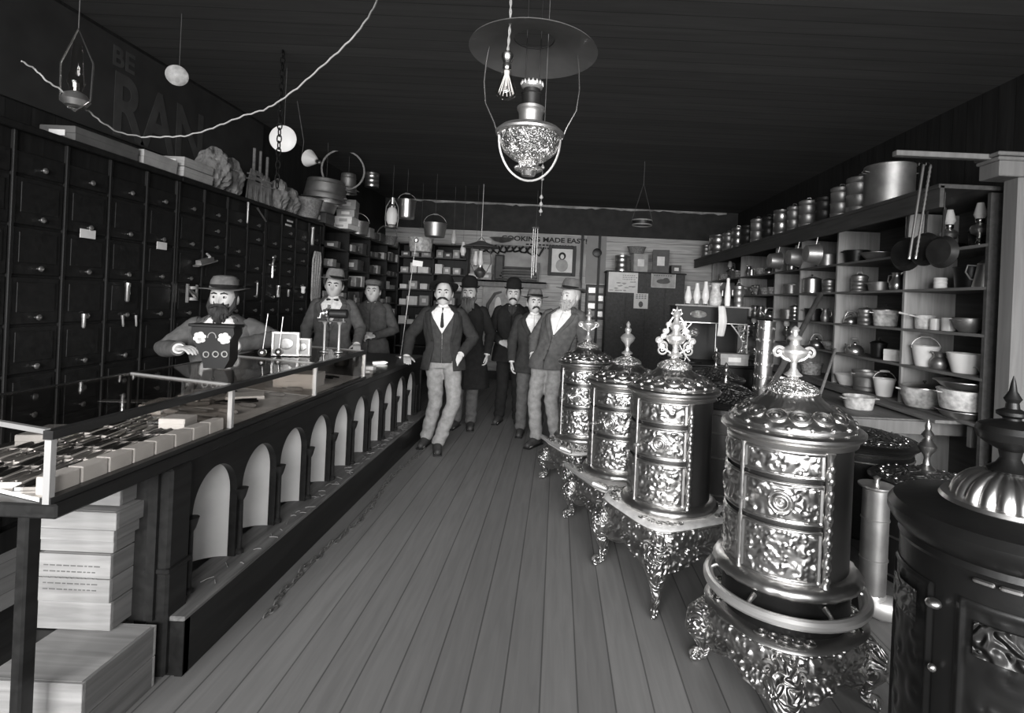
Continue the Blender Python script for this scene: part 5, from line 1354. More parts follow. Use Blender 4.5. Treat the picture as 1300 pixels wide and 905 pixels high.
obj('sheet',MB().grid(lambda u,v:(-.045+.09*u*(1-.4*abs(v-.5)),-.01-.03*sin(pi*v)+.012*cos(6*u),zs_-1.2-.0-(.32*v)),8,20),M['paper'],T)
T.location=(at(918,400,5.62).x,5.655,1.2)
md=T.children[0].modifiers.new('s','SOLIDIFY'); md.thickness=.002
# cans and pails on the very top shelf (2.446)
ZU=2.446
def topgood(T,px,pyb,lab,x=2.74):
    du=(px-PX)+ROLL*(pyb-PY); y=x*F/du; place(T,(x,y,ZU),random.uniform(-.3,.3),None,lab); return T
random.seed(9)
B=topgood(pot(.19,.34,'dulltin',1.0,lid='tin',side=True),1128,245,'big pale wash boiler with handle, nearest on the top shelf',x=2.76)
tops=[(1092,.12,.32,'dulltin','tall dull can on the top shelf next to the big boiler',1),(1068,.10,.30,'dulltin','tall dull can on the top shelf, second from the big boiler',1),(1047,.095,.27,'dark','dark can on the top shelf, third from the big boiler',1),(1026,.10,.30,'dulltin','dull can on the top shelf, fourth from the big boiler',1),(1008,.08,.3,'dulltin','slim dull can on the top shelf, fifth from the big boiler',1),(992,.10,.33,'tin','shiny can on the top shelf, sixth from the big boiler',0),(976,.09,.3,'dark','dark can on the top shelf, seventh from the big boiler',1),(962,.10,.33,'dulltin','dull can on the top shelf, eighth from the big boiler',1),(949,.10,.3,'dark','dark can on the top shelf, ninth from the big boiler',1),(937,.1,.32,'tin','bright-edged can on the top shelf, tenth from the big boiler',1),(925,.1,.3,'dulltin','dull can on the top shelf, third from the far end',1),(912,.16,.34,'tin','wide shiny can on the top shelf, second from the far end',0),(897,.1,.24,'dulltin','small can on the top shelf, at the far end',1)]
for px,r,h,mt,lab,ld in tops: topgood(can(r,h,mt,lid=bool(ld)),px,270+(1047-px)*.3,lab,x=2.72)
T=basket(.13,.14,'dark basket tipped on top of the dull cans near the boiler',(2.74,5.62,ZU+.36)) if False else None
# pots hanging from the fascia
for i,(px,py) in enumerate(((1033,305),(1010,312),(985,325))):
    p=at(px,py,2.52*F/((px-PX)+ROLL*(py-PY))); T=pot(.10,.12,'dulltin',.8,side=False,long=True,name='saucepan',cat='saucepan')
    T['label']='dull saucepan hanging below the top shelf edge, %s from the boiler'%ORD[i]
    T.matrix_world=Matrix.Translation((2.44,p.y,2.12))@Matrix.Rotation(pi/2,4,'Y')
# goods on the low table
place(pot(.12,.10,'enam_m',.85),(2.52,4.42,.761),0,None,'mottled pot standing on the low table under the shelves')
place(pot(.11,.09,'dulltin',.85),(2.34,5.5,.761),0,None,'dull pan on the low table, beyond the broomstick')
# handles leaning
def lean(p0,p1,r0,r1,mt,lab,name,knob=True):
    T=thing(name,lab,'handle',tuple(p0)); d=p1-p0
    obj('shaft',MB().tube([(0,0,0),d*.5,d],[r0,(r0+r1)/2,r1],12,round_=True),M[mt],T); 
    if knob: obj('ferrule',MB().tube([d*.0,d*.06],r0*1.25,12),M['tin'],T)
    return T
a=at(996,470,3.3); b=at(1043,376,3.75)
p0=Vector((1.30,4.25,.03)); p1=Vector((2.87,5.86,1.74))
lean(p0,p1,.027,.027,'dulltin','long dark shiny pipe leaning up behind the largest stove','leaning_pipe')
p1=Vector((2.87,5.5,1.17)); lean(Vector((2.35,4.75,.776)),p1,.014,.014,'crate','pale wooden broomstick leaning from the low table against the shelves','broomstick')
# ------------------------------------------------------------------ back wall furniture
YB_=10.2
# shelves on the back wall, in the corner past the side shelving
BS=thing('corner_shelving','dark shelving crowded with small goods on the back wall beside the corner','shelving',(-2.2,10.05,0))
for x in(-.78,-.13,.49): obj('upright',MB().box((x,0,1.25),(.03,.28,2.5)),M['cab'],BS)
obj('back_board',MB().box((-.145,.145,1.25),(1.29,.01,2.5)),M['cab'],BS)
bz=[.6,1.0,1.35,1.65,1.95,2.25,2.5]
for z in bz: obj('shelf_board',MB().box((-.145,0,z-.012),(1.29,.28,.024)),M['shelf_d'],BS)
random.seed(44)
for li,z in enumerate(bz[1:-1]):
    x=-2.93;k=0
    while x<-1.84:
        w_=random.uniform(.1,.2); h_=random.uniform(.08,.2)
        if min(abs(x+w_/2-u) for u in(-2.98,-2.33,-1.71))<w_/2+.03: x+=.07; continue
        mt=random.choice(['card','cardm','cardm','cardd','cardm'])
        o=box_((w_,.18,h_),mt); put(o,x+w_/2,9.99,z+.0005,0,'%s goods box on the corner shelving, %s shelf up, %s across'%({'card':'white','cardm':'grey','cardd':'dark'}[mt],ORD[li+1],ORD[k]),'goods boxes on the corner shelving'); k+=1
        x+=w_+random.uniform(.01,.05)
# pale wall shelf
z0=at(640,356,9.95).z; xa,xb=at(594,355,10).x,at(694,357,10).x
SF=thing('display_shelf','pale wooden shelf across the back wall above the row of men','shelf',((xa+xb)/2,10.06,z0)); obj('board',MB().box((0,0,-.02),(xb-xa,.3,.035),bev=.003),M['pale_board'],SF); obj('face_board',MB().box((0,-.14,-.06),(xb-xa,.02,.11)),M['post'],SF)
def bw(px,py,Y=10.0): return at(px,py,Y)
def putb(T,px,lab,Y=10.02,rz=0): return put(T,bw(px,350).x,Y,z0+.001,rz,lab)
putb(box_((.2,.14,.13),'cardm'),618,'lower grey box of the pair on the pale back shelf'); put(box_((.16,.12,.15),'card'),bw(619,340).x,10.02,z0+.134,0,'upper pale box of the pair on the pale back shelf')
putb(box_((.16,.14,.1),'card'),600,'white box left of the hanging lamp on the pale back shelf',rz=.3)
# dark rack with boards
T=thing('board_rack','dark wooden rack of stacked boards standing on the pale back shelf','rack',(bw(658,345).x,10.08,z0+.001))
w_=bw(682,345).x-bw(632,345).x
for i in range(5): obj('board',MB().box((0,0,.03+i*.055),(w_*(1-.06*i),.16,.034),bev=.003),M['cardd' if i%2 else 'shelf_d'],T)
obj('end_panel',MB().box((w_/2,0,.18),(.03,.18,.36)),M['shelf'],T)
T=thing('dark_cupboard','narrow dark upright cupboard on the pale back shelf beside the board rack','cupboard',(bw(634,330).x,10.08,z0+.001)); obj('case',MB().box((0,0,.24),(.16,.14,.48)),M['cab'],T); obj('door',MB().box((0,-.075,.24),(.12,.01,.42),bev=.003),M['cardd'],T)
# printed banner
S=thing('paper_banner','printed pale paper banner high on the back wall above the portrait','banner',(bw(690,320).x,10.2455,0)); xa=bw(622,300).x; xb=bw(746,300).x; za=bw(690,346,10.2).z; zb=2.80
cxb=S.location.x
obj('sheet',MB().box(((xa+xb)/2-cxb,0,(za+zb)/2),(xb-xa,.006,zb-za)),M['bannerp'] if 'bannerp' in M else M['card'],S); S.children[0].data.materials[0]=mat('banner_paper',.33,.8,0,.3,3,.1,20)
text('COOKING MADE EASY!',.125,'ink',S,(.0,-.006,2.70),(pi/2,0,0),bold=.004).scale=(1.25,1,1)
sb=MB(); random.seed(2)
for r in range(2):
    x=-.35
    while x<.55:
        w_=random.uniform(.02,.06); sb.box((x+w_/2,-.006,2.60-r*.06),(w_,.002,.03)); x+=w_+.02
obj('small_print',sb,M['ink'],S)
# dark drapery / game hanging across the banner's left
T=thing('hanging_goods','dark tangle of strapwork and pale scoop hung along the top of the back wall','goods',(bw(640,300).x,10.17,2.52)); m=MB(); random.seed(6)
for i in range(9):
    x=-.5+i*.13; m.tube([(x,0,.0),(x+.04,-.03,-.08),(x+.12,-.02,-.10-.04*sin(i)),(x+.2,0,.02)],.018,7,round_=True)
m.box((0.05,.06,.03),(1.3,.03,.04)); obj('straps',m,M['dark'],T); sc_=obj('scoop',MB().lathe([(.001,.0),(.1,.03),(.16,.09)],20,sx=1.5,cap=False,M=Matrix.Translation((-.05,-.03,.08))),M['dulltin'],T)
# portrait
def picture(px0,py0,px1,py1,Y,lab,fr_,inner,name='framed_picture',fw=.03,fn=None,cat='picture'):
    a=at(px0,py0,Y); b=at(px1,py1,Y); cx_=(a.x+b.x)/2; cz=(a.z+b.z)/2; w_=b.x-a.x; h_=a.z-b.z
    T=thing(name,lab,cat,(cx_,Y,cz)); m=MB()
    if fw:
        for x in(-w_/2+fw/2,w_/2-fw/2): m.box((x,0,0),(fw,.03,h_),bev=.004)
        for z in(-h_/2+fw/2,h_/2-fw/2): m.box((0,0,z),(w_-2*fw,.03,fw),bev=.004)
        obj('frame',m,M[fr_],T)
    obj('sheet',MB().box((0,.004,0),(w_-2*fw+.002,.008,h_-2*fw+.002)),M[inner],T)
    if fn: fn(T,w_-2*fw,h_-2*fw)
    return T
def portrait(T,w_,h_):
    obj('bust',MB().lathe([(.001,.004),(w_*.26,.003),(w_*.3,0)],24,sy=1.05,M=Matrix.Translation((0,-.001,-h_*.2))@Matrix.Rotation(pi/2,4,'X')),M['cardm'],T)
    obj('dark_head',MB().lathe([(.001,.004),(w_*.17,.003),(w_*.18,0)],20,M=Matrix.Translation((0,-.004,h_*.2))@Matrix.Rotation(pi/2,4,'X')),M['ink'],T)
    obj('face',MB().lathe([(.001,.004),(w_*.08,.003),(w_*.09,0)],16,sy=1.3,M=Matrix.Translation((.0,-.008,h_*.17))@Matrix.Rotation(pi/2,4,'X')),M['paper'],T)
picture(697,311,730,351,10.2,'black-framed portrait print hanging on the back wall above the hatted man','black','card',fw=.065,fn=portrait)
def veil(T,w_,h_):
    obj('veil',MB().tube([(-w_*.35,0,-h_*.4),(-w_*.3,0,0),(-w_*.05,0,h_*.3),(w_*.2,0,h_*.36)],[.02,.035,.03,.02],8),M['cardd'],T)
    obj('face',MB().ell((w_*.08,-.002,-.02),(w_*.13,.008,h_*.25),16,10),M['paper'],T)
    obj('hair',MB().ell((-w_*.12,.0,0),(w_*.14,.006,h_*.3),16,10),M['cardm'],T)
picture(613,362,646,412,10.2,'pale calendar print of a veiled head on the back wall between two men','cardm','cardm',fw=.012,fn=veil)
# pale panel, round dial, row of small prints
bp=thing('plain_panel','plain grey board panel on the back wall with a small round dial','panel',(at(757,325,10.2).x,10.239,0)); xa,xb=at(746,325,10.2).x,at(771,325,10.2).x; za,zb=at(757,360,10.2).z,2.82
obj('board',MB().box((0,0,(za+zb)/2),(xb-xa,.02,zb-za)),mat('plain_grey_board',.25,.7,0,.1,3,.1,30),bp)
p=at(758,321,10.19); T=thing('round_dial','small round thermometer dial with dark rim on the plain grey panel','dial',tuple(p)); MX=Matrix.Rotation(pi/2,4,'X')
obj('rim',MB().lathe([(.07,0),(.085,.01),(.085,.03),(.07,.035)],28,M=MX),M['iron'],T); obj('face',MB().lathe([(.001,.02),(.07,.02),(.07,.0)],28,M=MX),M['card'],T); obj('needle',MB().box((.01,-.03,.01),(.006,.004,.07)),M['dulltin'],T)
def rows(T,w_,h_):
    for i in range(4):
        for j in range(2):
            obj('small_print',MB().box((w_*(-.22+.44*j),-.003,h_*(.36-.24*i)),(w_*.36,.004,h_*.16)),M['cardm' if (i+j)%2 else 'dulltin'],T)
picture(744,361,768,406,10.2,'dark frame of small prints in rows under the plain grey panel','black','cardd',fw=.02,fn=rows)
# cupboard along the back wall (right half)
xa,xb=at(770,345,9.9).x,at(868,345,9.9).x; zc=at(815,345,9.75).z
CB=thing('back_cupboard','dark tall cupboard with boarded doors against the back wall, posters pinned on it','cupboard',((xa+xb)/2,10.0,0)); w_=xb-xa
obj('case',MB().box((0,0,zc/2-.01),(w_,.42,zc-.03)),M['cab2'] if 'cab2' in M else M['shelf_d'],CB); obj('top_board',MB().box((0,-.01,zc-.012),(w_+.04,.48,.024),bev=.004),M['cab'],CB)
for i in range(4):
    D=obj('door',MB().box((-w_/2+w_*(i+.5)/4,-.216,zc/2),(w_/4-.02,.012,zc-.12),bev=.004),M['doorw'] if 'doorw' in M else M['shelf_d'],CB)
    obj('knob',MB().ell((-w_/2+w_*(i+.5)/4+(.12 if i%2==0 else -.12),-.232,zc*.52),(.014,.012,.014),10,8),M['tin'],D)
def pb_(px,lab,T,Y=9.9,rz=0): return put(T,at(px,345,Y).x,Y,zc+.001,rz,lab)
pb_(789,'bright tin canister on top of the back cupboard',can(.13,.28,'tin')); pb_(811,'square pale box on top of the back cupboard',box_((.27,.2,.33),'cardm'),rz=.15); pb_(838,'tall dark-grey box on top of the back cupboard',box_((.3,.22,.42),'cardd'),rz=-.15)
pb_(857,'small dark box at the far end of the back cupboard top',box_((.18,.2,.15),'cardd'))
T=basket(.17,.12,'dark flat basket lying over the square box on the back cupboard',(at(808,318,9.9).x,9.9,zc+.335),bl=False)
def poster(kind):
    def f(T,w_,h_):
        m=MB(); random.seed(kind)
        if kind==1:
            for r in range(3):
                x=-.02*w_
                while x<w_*.42: q=random.uniform(.015,.04); m.box((x+q/2,-.002,h_*(.36-.1*r)),(q,.003,.018)); x+=q+.012
            for i in range(16): m.ell((random.uniform(-.42,.4)*w_,-.001,random.uniform(-.42,.12)*h_),(random.uniform(.02,.06),.002,.012),10,6)
        elif kind==2:
            m.ell((0,-.001,-.02),(w_*.3,.003,h_*.18),16,8); m.ell((.05,-.002,.0),(w_*.15,.003,h_*.2),12,8)
            for i in range(8): m.box((-w_*.38+i*w_*.1,-.002,h_*.36),(w_*.06,.003,h_*.07))
        else:
            for r in range(3):
                for i in range(4): m.box((-w_*.3+i*w_*.2,-.002,h_*(.4-.11*r)),(w_*.14,.003,h_*.05))
            m.ell((0,-.002,-h_*.22),(w_*.16,.003,h_*.2),12,8)
        obj('print',m,M['cardm' if kind==1 else 'cardd'],T)
    return f
picture(773,345,809,372,9.765,'large pale poster pinned on the back cupboard, leftmost of the posters','card','card',name='poster',fw=0,fn=poster(1),cat='poster')
picture(827,346,857,366,9.765,'small framed landscape print pinned on the back cupboard','card','cardm',name='poster',fw=.012,fn=poster(2),cat='poster')
picture(805,372,822,392,9.755,'narrow pale poster hanging below the big one on the back cupboard','cardm','card',name='poster',fw=0,fn=poster(3),cat='poster')
# hanging lamp at the back, ring, extra
p=at(611,312,8.6); T=thing('back_hanging_lamp','far hanging oil lamp under a wide dark saucer shade over the men','lamp',(p.x,p.y,p.z-.52))
obj('shade',MB().lathe([(.03,.6),(.05,.59),(.29,.5),(.295,.49),(.285,.495),(.05,.575)],36,cap=False),M['shade'],T)
obj('glass_tube',MB().lathe([(.03,.2),(.05,.25),(.035,.32),(.026,.44)],16,cap=False),M['milk'],T)
obj('font',MB().lathe([(.001,0),(.05,.01),(.09,.06),(.1,.1),(.06,.15),(.03,.18),(.03,.2)],24),M['tin'],T)
for s_ in(-1,1): obj('arm',MB().tube([(s_*.1,0,.1),(s_*.17,0,.25),(s_*.14,0,.5),(0,0,.66)],.006,6),M['dark'],T)
obj('rod',MB().tube([(0,0,.6),(0,0,HC-(p.z-.52)+.004)],.006,6),M['dulltin'],T)
for i,(px,py,Y,h) in enumerate(((588,318,8.8,.26),(576,303,8.9,.2),(604,330,8.7,.2))):
    p=at(px,py,Y); o=chimney(.2); place(o,(p.x,p.y,p.z-.1),0,1.2,'hanging lamp chimney near the far saucer lamp, %s of three'%ORD[i]); hangwire(Vector((p.x,p.y,p.z+.14)),'far glass lamp chimney number '+ORD[i])
p=at(815,283,6.8); T=thing('hanging_ring_shade','bright double ring lamp hoop hanging under the ceiling before the back wall','lamp ring',tuple(p))
for dz,rr in((.028,.13),(-.028,.125)): obj('ring',MB().lathe([(rr,-.008),(rr+.004,0),(rr,.008),(rr-.004,0),(rr,-.008)],36,(0,0,dz),cap=False),M['bright'],T)
obj('band',MB().lathe([(.122,-.02),(.122,.02)],36,cap=False),M['dark'],T)
for s_ in(-1,1): obj('wire',MB().tube([(s_*.13,0,.03),(0,0,.5)],.002,5),M['string'],T)
obj('rod',MB().tube([(0,0,.5),(0,0,HC-p.z+.004)],.003,5),M['string'],T)
p=at(688,300,9.0)
T=thing('hanging_rods','bundle of long thin rods hanging on a wire before the back wall','rods',(at(680,318,8.9).x,8.9,1.9))
for i,x in enumerate((-.05,-.02,.02)): obj('rod',MB().tube([(x,0,.0+.05*i),(x,0,.85)],.008,6),M['dulltin'],T)
obj('wire',MB().tube([(-.01,0,.85),(0,0,HC-1.9+.004)],.003,5),M['string'],T); obj('clamp',MB().box((-.015,0,.84),(.11,.03,.03)),M['dark'],T)

# black skillets added to darken the shaded near upper bay
for i,(x,y,z,r) in enumerate(((2.66,3.95,2.04,.12),(2.7,4.22,2.03,.13),(2.64,3.74,2.0,.11))):
    T=thing('added_skillet','added black frying pan darkening the bay below top shelf, %s in from the post'%ORD[(1,2,0)[i]],'added_skillet')
    obj('pan',MB().lathe([(.001,0),(r*.8,0),(r,.04),(r+.004,.04),(r*.8,-.004),(.001,-.004)],30,cap=False),M['dark'],T)
    obj('handle',MB().tube([(-r,0,.035),(-r-.1,0,.04),(-r-.19,0,.045)],[.010,.009,.013],8,round_=True),M['dark'],T)
    T.matrix_world=Matrix.Translation((x,y,z))@Matrix.Rotation(.35,4,'Z')@Matrix.Rotation(pi/2,4,'Y')
    tag(obj('hanging_wire',MB().tube([(x+.03,y,z+r+.185),(x+.03,y,2.417)],.002,6),M['string']),'short wire holding the black frying pan, %s in from the post'%ORD[(1,2,0)[i]],'wire')
# ------------------------------------------------------------------ people
def loft(mb,rings,n=28):
    vs=[];fs=[]
    for (x,y,z,a,b) in rings:
        for i in range(n):
            t=2*pi*i/n; vs.append((x+a*cos(t),y+b*sin(t),z))
    for k in range(len(rings)-1):
        for i in range(n):
            j=(i+1)%n; fs.append((k*n+i,k*n+j,(k+1)*n+j,(k+1)*n+i))
    fs.append(tuple(range(n))[::-1]); fs.append(tuple((len(rings)-1)*n+i for i in range(n)))
    mb.add(vs,fs)
def interp(tab,z):
    if z<=tab[0][0]: return tab[0][1:]
    for p,q in zip(tab,tab[1:]):
        if z<=q[0]:
            t=(z-p[0])/(q[0]-p[0]); t=t*t*(3-2*t)
            return tuple(a+(b-a)*t for a,b in zip(p[1:],q[1:]))
    return tab[-1][1:]
TOR=[(.84,.15,.115),(.93,.165,.12),(1.08,.142,.108),(1.25,.165,.12),(1.36,.178,.122),(1.42,.17,.105),(1.46,.11,.08),(1.50,.058,.06)]
def remesh(o,vox,it=2,f=.5):
    m=o.modifiers.new('skin_surface','REMESH'); m.mode='VOXEL'; m.voxel_size=vox; m.use_smooth_shade=True
    s=o.modifiers.new('soften','SMOOTH'); s.iterations=it; s.factor=f
def hand(mb,w,d,nrm,curl,side,sc=1.0):
    """hand from wrist w along d, palm facing nrm; side=+1 thumb on the d x nrm side"""
    d=Vector(d).normalized(); nrm=Vector(nrm); nrm=(nrm-d*nrm.dot(d)).normalized(); u=d.cross(nrm)*side; w=Vector(w)
    for q in(-.026,-.009,.009,.026):
        mb.tube([w+u*q*.6*sc,w+d*.04*sc+u*q*sc,w+d*.085*sc+u*q*1.05*sc],[.015*sc,.0155*sc,.0125*sc],8,round_=True)
    for i,(q,L) in enumerate(((-.03,.062),(-.011,.075),(.0095,.08),(.029,.072))):
        p=w+d*.085*sc+u*q*1.08*sc; a=0; P=[p]; dd=d.copy()
        for k,fr in enumerate((.42,.33,.25)):
            a+=curl*(.9 if k==0 else 1.1)*(1+.08*i)
            dd=d*cos(a)+nrm*sin(a); p=p+dd*L*fr*sc; P.append(p)
        mb.tube(P,[.0092*sc,.0088*sc,.0082*sc,.007*sc],8,round_=True)
    p=w+d*.025*sc+u*.03*sc; P=[p]; 
    for fr,aa in((.035,.75),(.03,.5),(.025,.3)):
        p=p+(d*cos(aa)+u*sin(aa)+nrm*.35*(1+curl)*.6).normalized()*fr*sc; P.append(p)
    mb.tube(P,[.014*sc,.0115*sc,.0095*sc,.008*sc],8,round_=True)
def person(label,loc_,yaw=0,S=1.0,hipz=.92,lean=(0,0),legs=None,arms=None,head=(0,0,0),skin='skin',coat=None,coat_open=.0,hem=.80,coatm='suit_d',trous='trous_m',
           vest=None,shirt='shirt',hat=None,hatm='felt_b',hattilt=0,hair='hair_d',beard=None,beardm=None,mous=None,tie=None,age=0,vtop=1.12,shoe=True,vbot=1.12,width=1.0):
    T=thing('person',label,'person',loc_,yaw); T.scale=(S,S,S)
    dz=hipz-.92
    def tp(x,y,z):
        t=max(0,(z-.92)/.55); return Vector((x*width+lean[0]*t,y+lean[1]*t,z+dz))
    # joints
    legs=legs or {-1:((-.10,-.01,.49),(-.105,.03,.085)),1:((.10,-.01,.49),(.105,.03,.085))}
    b=MB()
    loft(b,[(tp(0,0,z).x,tp(0,0,z).y,z+dz,a*width,c) for z,a,c in [(z,)+interp(TOR,z) for z in [.84+.66*i/22 for i in range(23)]]])
    hp={s_:tp(s_*.09,0,.93) for s_ in(-1,1)}
    for s_ in(-1,1):
        k,a=[Vector(q) for q in legs[s_]]
        b.tube([hp[s_],hp[s_].lerp(k,.5),k,k.lerp(a,.35),a],[.085,.075,.052,.052,.035],14,round_=True)
        fd=Vector((s_*.1,-1,0)).normalized()
        b.tube([a+Vector((0,.03,-.04)),a+fd*.06+Vector((0,0,-.045)),a+fd*.16+Vector((0,0,-.055))],[.034,.034,.026],10,round_=True)
    arms=arms or {}
    sh={}
    AR={}
    for s_ in(-1,1):
        e,w_,hd,hn,cu=arms.get(s_,((s_*.25,.02,1.14),(s_*.25,-.06,.90),(0,-.1,-1),(-s_,0,0),.35))
        e=Vector(e)+Vector((0,0,dz)); w_=Vector(w_)+Vector((0,0,dz)); sh[s_]=tp(s_*.165,0,1.405); AR[s_]=(e,w_)
        b.tube([sh[s_],sh[s_].lerp(e,.5),e,e.lerp(w_,.4),w_],[.052,.047,.038,.036,.026],12,round_=True)
        hand(b,w_,hd,hn,cu,-s_)
    nk=tp(0,.005,1.46); hc=tp(0,-.02,1.615)+Vector((head[1]*.1 if False else 0,0,0))
    b.tube([nk-Vector((0,0,.04)),nk.lerp(hc,.5),hc-Vector((0,-.01,.04))],[.062,.056,.056],14,round_=True)
    HM=Matrix.Translation(hc)@Matrix.Rotation(head[0],4,'Z')@Matrix.Rotation(head[1],4,'X')@Matrix.Rotation(head[2],4,'Y')@Matrix.Scale(1.13,4)
    def G(d,x,y,z,s): return exp(-((d.x-x)**2+(d.y-y)**2+(d.z-z)**2)/(s*s))
    def hdf(d):
        q=0
        q+=.20*exp(-(d.x/.10)**2-((d.z+.16)/.13)**2)*(d.y<0)          # nose tip
        q+=.10*exp(-(d.x/.085)**2-((d.z-.02)/.18)**2)*(d.y<0)          # bridge
        for s_ in(-1,1):
            q-=.11*G(d,s_*.36,-.90,.08,.17); q+=.035*G(d,s_*.34,-.88,.27,.2); q+=.03*G(d,s_*.55,-.8,-.15,.25)
        q+=.035*exp(-(d.x/.22)**2-((d.z+.44)/.05)**2)*(d.y<0)+.03*exp(-(d.x/.2)**2-((d.z+.53)/.05)**2)*(d.y<0)
        q-=.03*exp(-(d.x/.25)**2-((d.z+.485)/.02)**2)*(d.y<0)
        q+=.06*G(d,0,-.62,-.78,.28)
        if d.z<-.1: q-=.10*abs(d.x)**1.5*min(1,(-.1-d.z)*1.6)
        if d.y>0: q+=.04*d.y
        return q
    hd_=MB(); hd_.ell((0,0,0),(.077,.094,.122),56,42,df=hdf)
    for s_ in(-1,1): hd_.ell((s_*.078,.012,-.004),(.011,.02,.033),10,8)
    b.add(hd_.v,hd_.f,HM)
    B=obj('body',b,M[skin],T); remesh(B,.0062,1,.4)
    # eyes, brows
    for s_ in(-1,1):
        e=obj('eye',MB().ell((s_*.030,-.0775,.012),(.0135,.0115,.0095),12,8,M=HM),M['eye'],T)
        obj('iris',MB().ell((s_*.030,-.0868,.012),(.0066,.004,.0075),10,6,M=HM),M['ink'],e)
        obj('eyebrow',MB().tube([(s_*.013,-.092,.034),(s_*.03,-.0905,.039),(s_*.047,-.080,.033)],[.0045,.0055,.003],6,round_=True,M=HM),M[hair],T)
    # hair
    def hairdf(d):
        q=.04*sin(23*d.x+9*d.z)*.3
        f=max(0,-d.y); q-= .35*max(0,f-.25) if d.z<.75 else 0
        if d.z<-.35: q-=.6*(-.35-d.z)
        return q
    if hair: obj('hair',MB().ell((0,.014,.018),(.084,.100,.118),40,30,M=HM,df=hairdf),M[hair],T)
    bm_=beardm or hair
    if mous:
        m=MB(); L=mous
        for s_ in(-1,1): m.tube([(0,-.108,-.036),(s_*.018,-.107,-.040),(s_*.034*L,-.098,-.050),(s_*.046*L,-.088,-.062)],[.008,.011,.009,.004],8,round_=True)
        obj('moustache',m,M[bm_],T); T.children[-1]; m.v=[]
        o=[c for c in T.children if c.name.startswith('moustache')][-1]; o.data.transform(HM)
    if beard:
        w_,L=beard
        def bdf(d): return .10*sin(17*d.x+3*d.z)+.06*sin(31*d.x-7*d.z)+(.0 if d.z>0 else -.25*abs(d.x))
        m=MB(); m.ell((0,-.052,-.075-L*.5+.03),(w_,.052,L*.5+.05),32,26,df=bdf); 
        for s_ in(-1,1): m.tube([(s_*.072,-.02,.0),(s_*.07,-.035,-.05),(s_*.045,-.06,-.09)],[.012,.02,.022],8,round_=True)
        o=obj('beard',m,M[bm_],T); o.data.transform(HM)
    # hat
    if hat:
        HT=HM@Matrix.Translation((0,.008,.066))@Matrix.Rotation(-hattilt,4,'X')
        if hat=='bowler':
            cr_=[(.001,.135),(.035,.132),(.062,.118),(.078,.095),(.086,.06),(.088,.02),(.088,.0)]; bw_,bc=.032,.026
        elif hat=='slouch':
            cr_=[(.001,.098),(.03,.094),(.05,.104),(.068,.10),(.08,.075),(.086,.04),(.09,.0)]; bw_,bc=.055,.012
        elif hat=='wide':
            cr_=[(.001,.088),(.04,.09),(.066,.082),(.08,.055),(.086,.02),(.09,.0)]; bw_,bc=.07,.004
        if hat!='cap':
            H=obj('hat',MB().lathe(cr_,44,sx=.94,sy=1.14,cap=False,rf=lambda a,z,k:(.004*sin(2*a+z*20) if 0<k else 0)-(.012*exp(-((abs(a-3*pi/2)-.0)/.5)**2) if hat!='bowler' and k in(2,3,4) else 0)),M[hatm],T)
            br=MB(); n=56; R0=.089; vs=[];fs=[]
            for k in range(5):
                for i in range(n):
                    a=2*pi*i/n; rr=R0-.004+bw_*k/4; up=bc*(cos(a)**2)*(k/4)**2-(.012*(k/4)*sin(a)**2 if hat!='bowler' else .004*k/4)+ (.006*sin(3*a+1)*(k/4) if hat!='bowler' else 0)
                    vs.append((rr*.94*cos(a),rr*1.14*sin(a),up))
            for k in range(4):
                for i in range(n):
                    j=(i+1)%n; fs.append((k*n+i,k*n+j,(k+1)*n+j,(k+1)*n+i))
            br.add(vs,fs); Bm=obj('brim',br,M[hatm],H); sm=Bm.modifiers.new('thick','SOLIDIFY'); sm.thickness=.004
            bd=obj('hat_band',MB().lathe([(.0885,.004),(.0905,.006),(.0895,.026),(.087,.028)],44,sx=.94,sy=1.14,cap=False),M['felt_b'],H)
            for o in(H,Bm,bd): o.data.transform(HT)
        else:
            H=obj('cap',MB().lathe([(.001,.075),(.05,.072),(.09,.055),(.098,.038),(.09,.02),(.086,.0)],40,sx=.95,sy=1.14,cap=False),M[hatm],T)
            pk=obj('peak',MB().grid(lambda u,v:((.08)*cos(pi+pi*u)*.9*(1-.1*v),-.085*abs(sin(pi*u))**.6*1.12-.05*v*sin(pi*u),.004-.02*v*sin(pi*u)),20,4),M[hatm],H); pk.modifiers.new('t','SOLIDIFY').thickness=.004
            for o in(H,pk): o.data.transform(HT)
    # shirt, collar, tie
    def shell(name,mt,z0,z1,open_,off,nz=30,na=60,parent=T,th=.006,fold=.004,sd=0,flare=0):
        """garment shell wrapping the torso; open_(z) is the half angle left open in front"""
        def fn(u,v):
            z=z0+(z1-z0)*v; o_=open_(z); a=-pi/2+o_+(2*pi-2*o_)*u
            A,Bq=interp(TOR,max(z,.84)); 
            if z<.95: ex=flare*(.95-z); A=max(A,.165)+ex; Bq=max(Bq,.12)+ex
            k=off(z); r=fold*(sin(5*a+8*z+sd)+.6*sin(9*a-13*z+sd))*(1 if z<1.38 else .2)
            c=tp(0,0,z); return ((A*width+k+r)*cos(a)+c.x,(Bq+k+r)*sin(a)+c.y,z+dz)
        o=obj(name,MB().grid(fn,na,nz),M[mt],parent); s=o.modifiers.new('thick','SOLIDIFY'); s.thickness=th; s.offset=1; return o
    shell('shirt',shirt,.93,1.475,lambda z:.0,lambda z:.008,th=.003,fold=.001)
    cz=tp(0,0,1.475)
    obj('collar',MB().lathe([(.066,-.012),(.069,.0),(.064,.028),(.060,.03),(.061,.0)],28,c=(cz.x,cz.y-.004,cz.z),sy=1.05,cap=False),M[shirt],T)
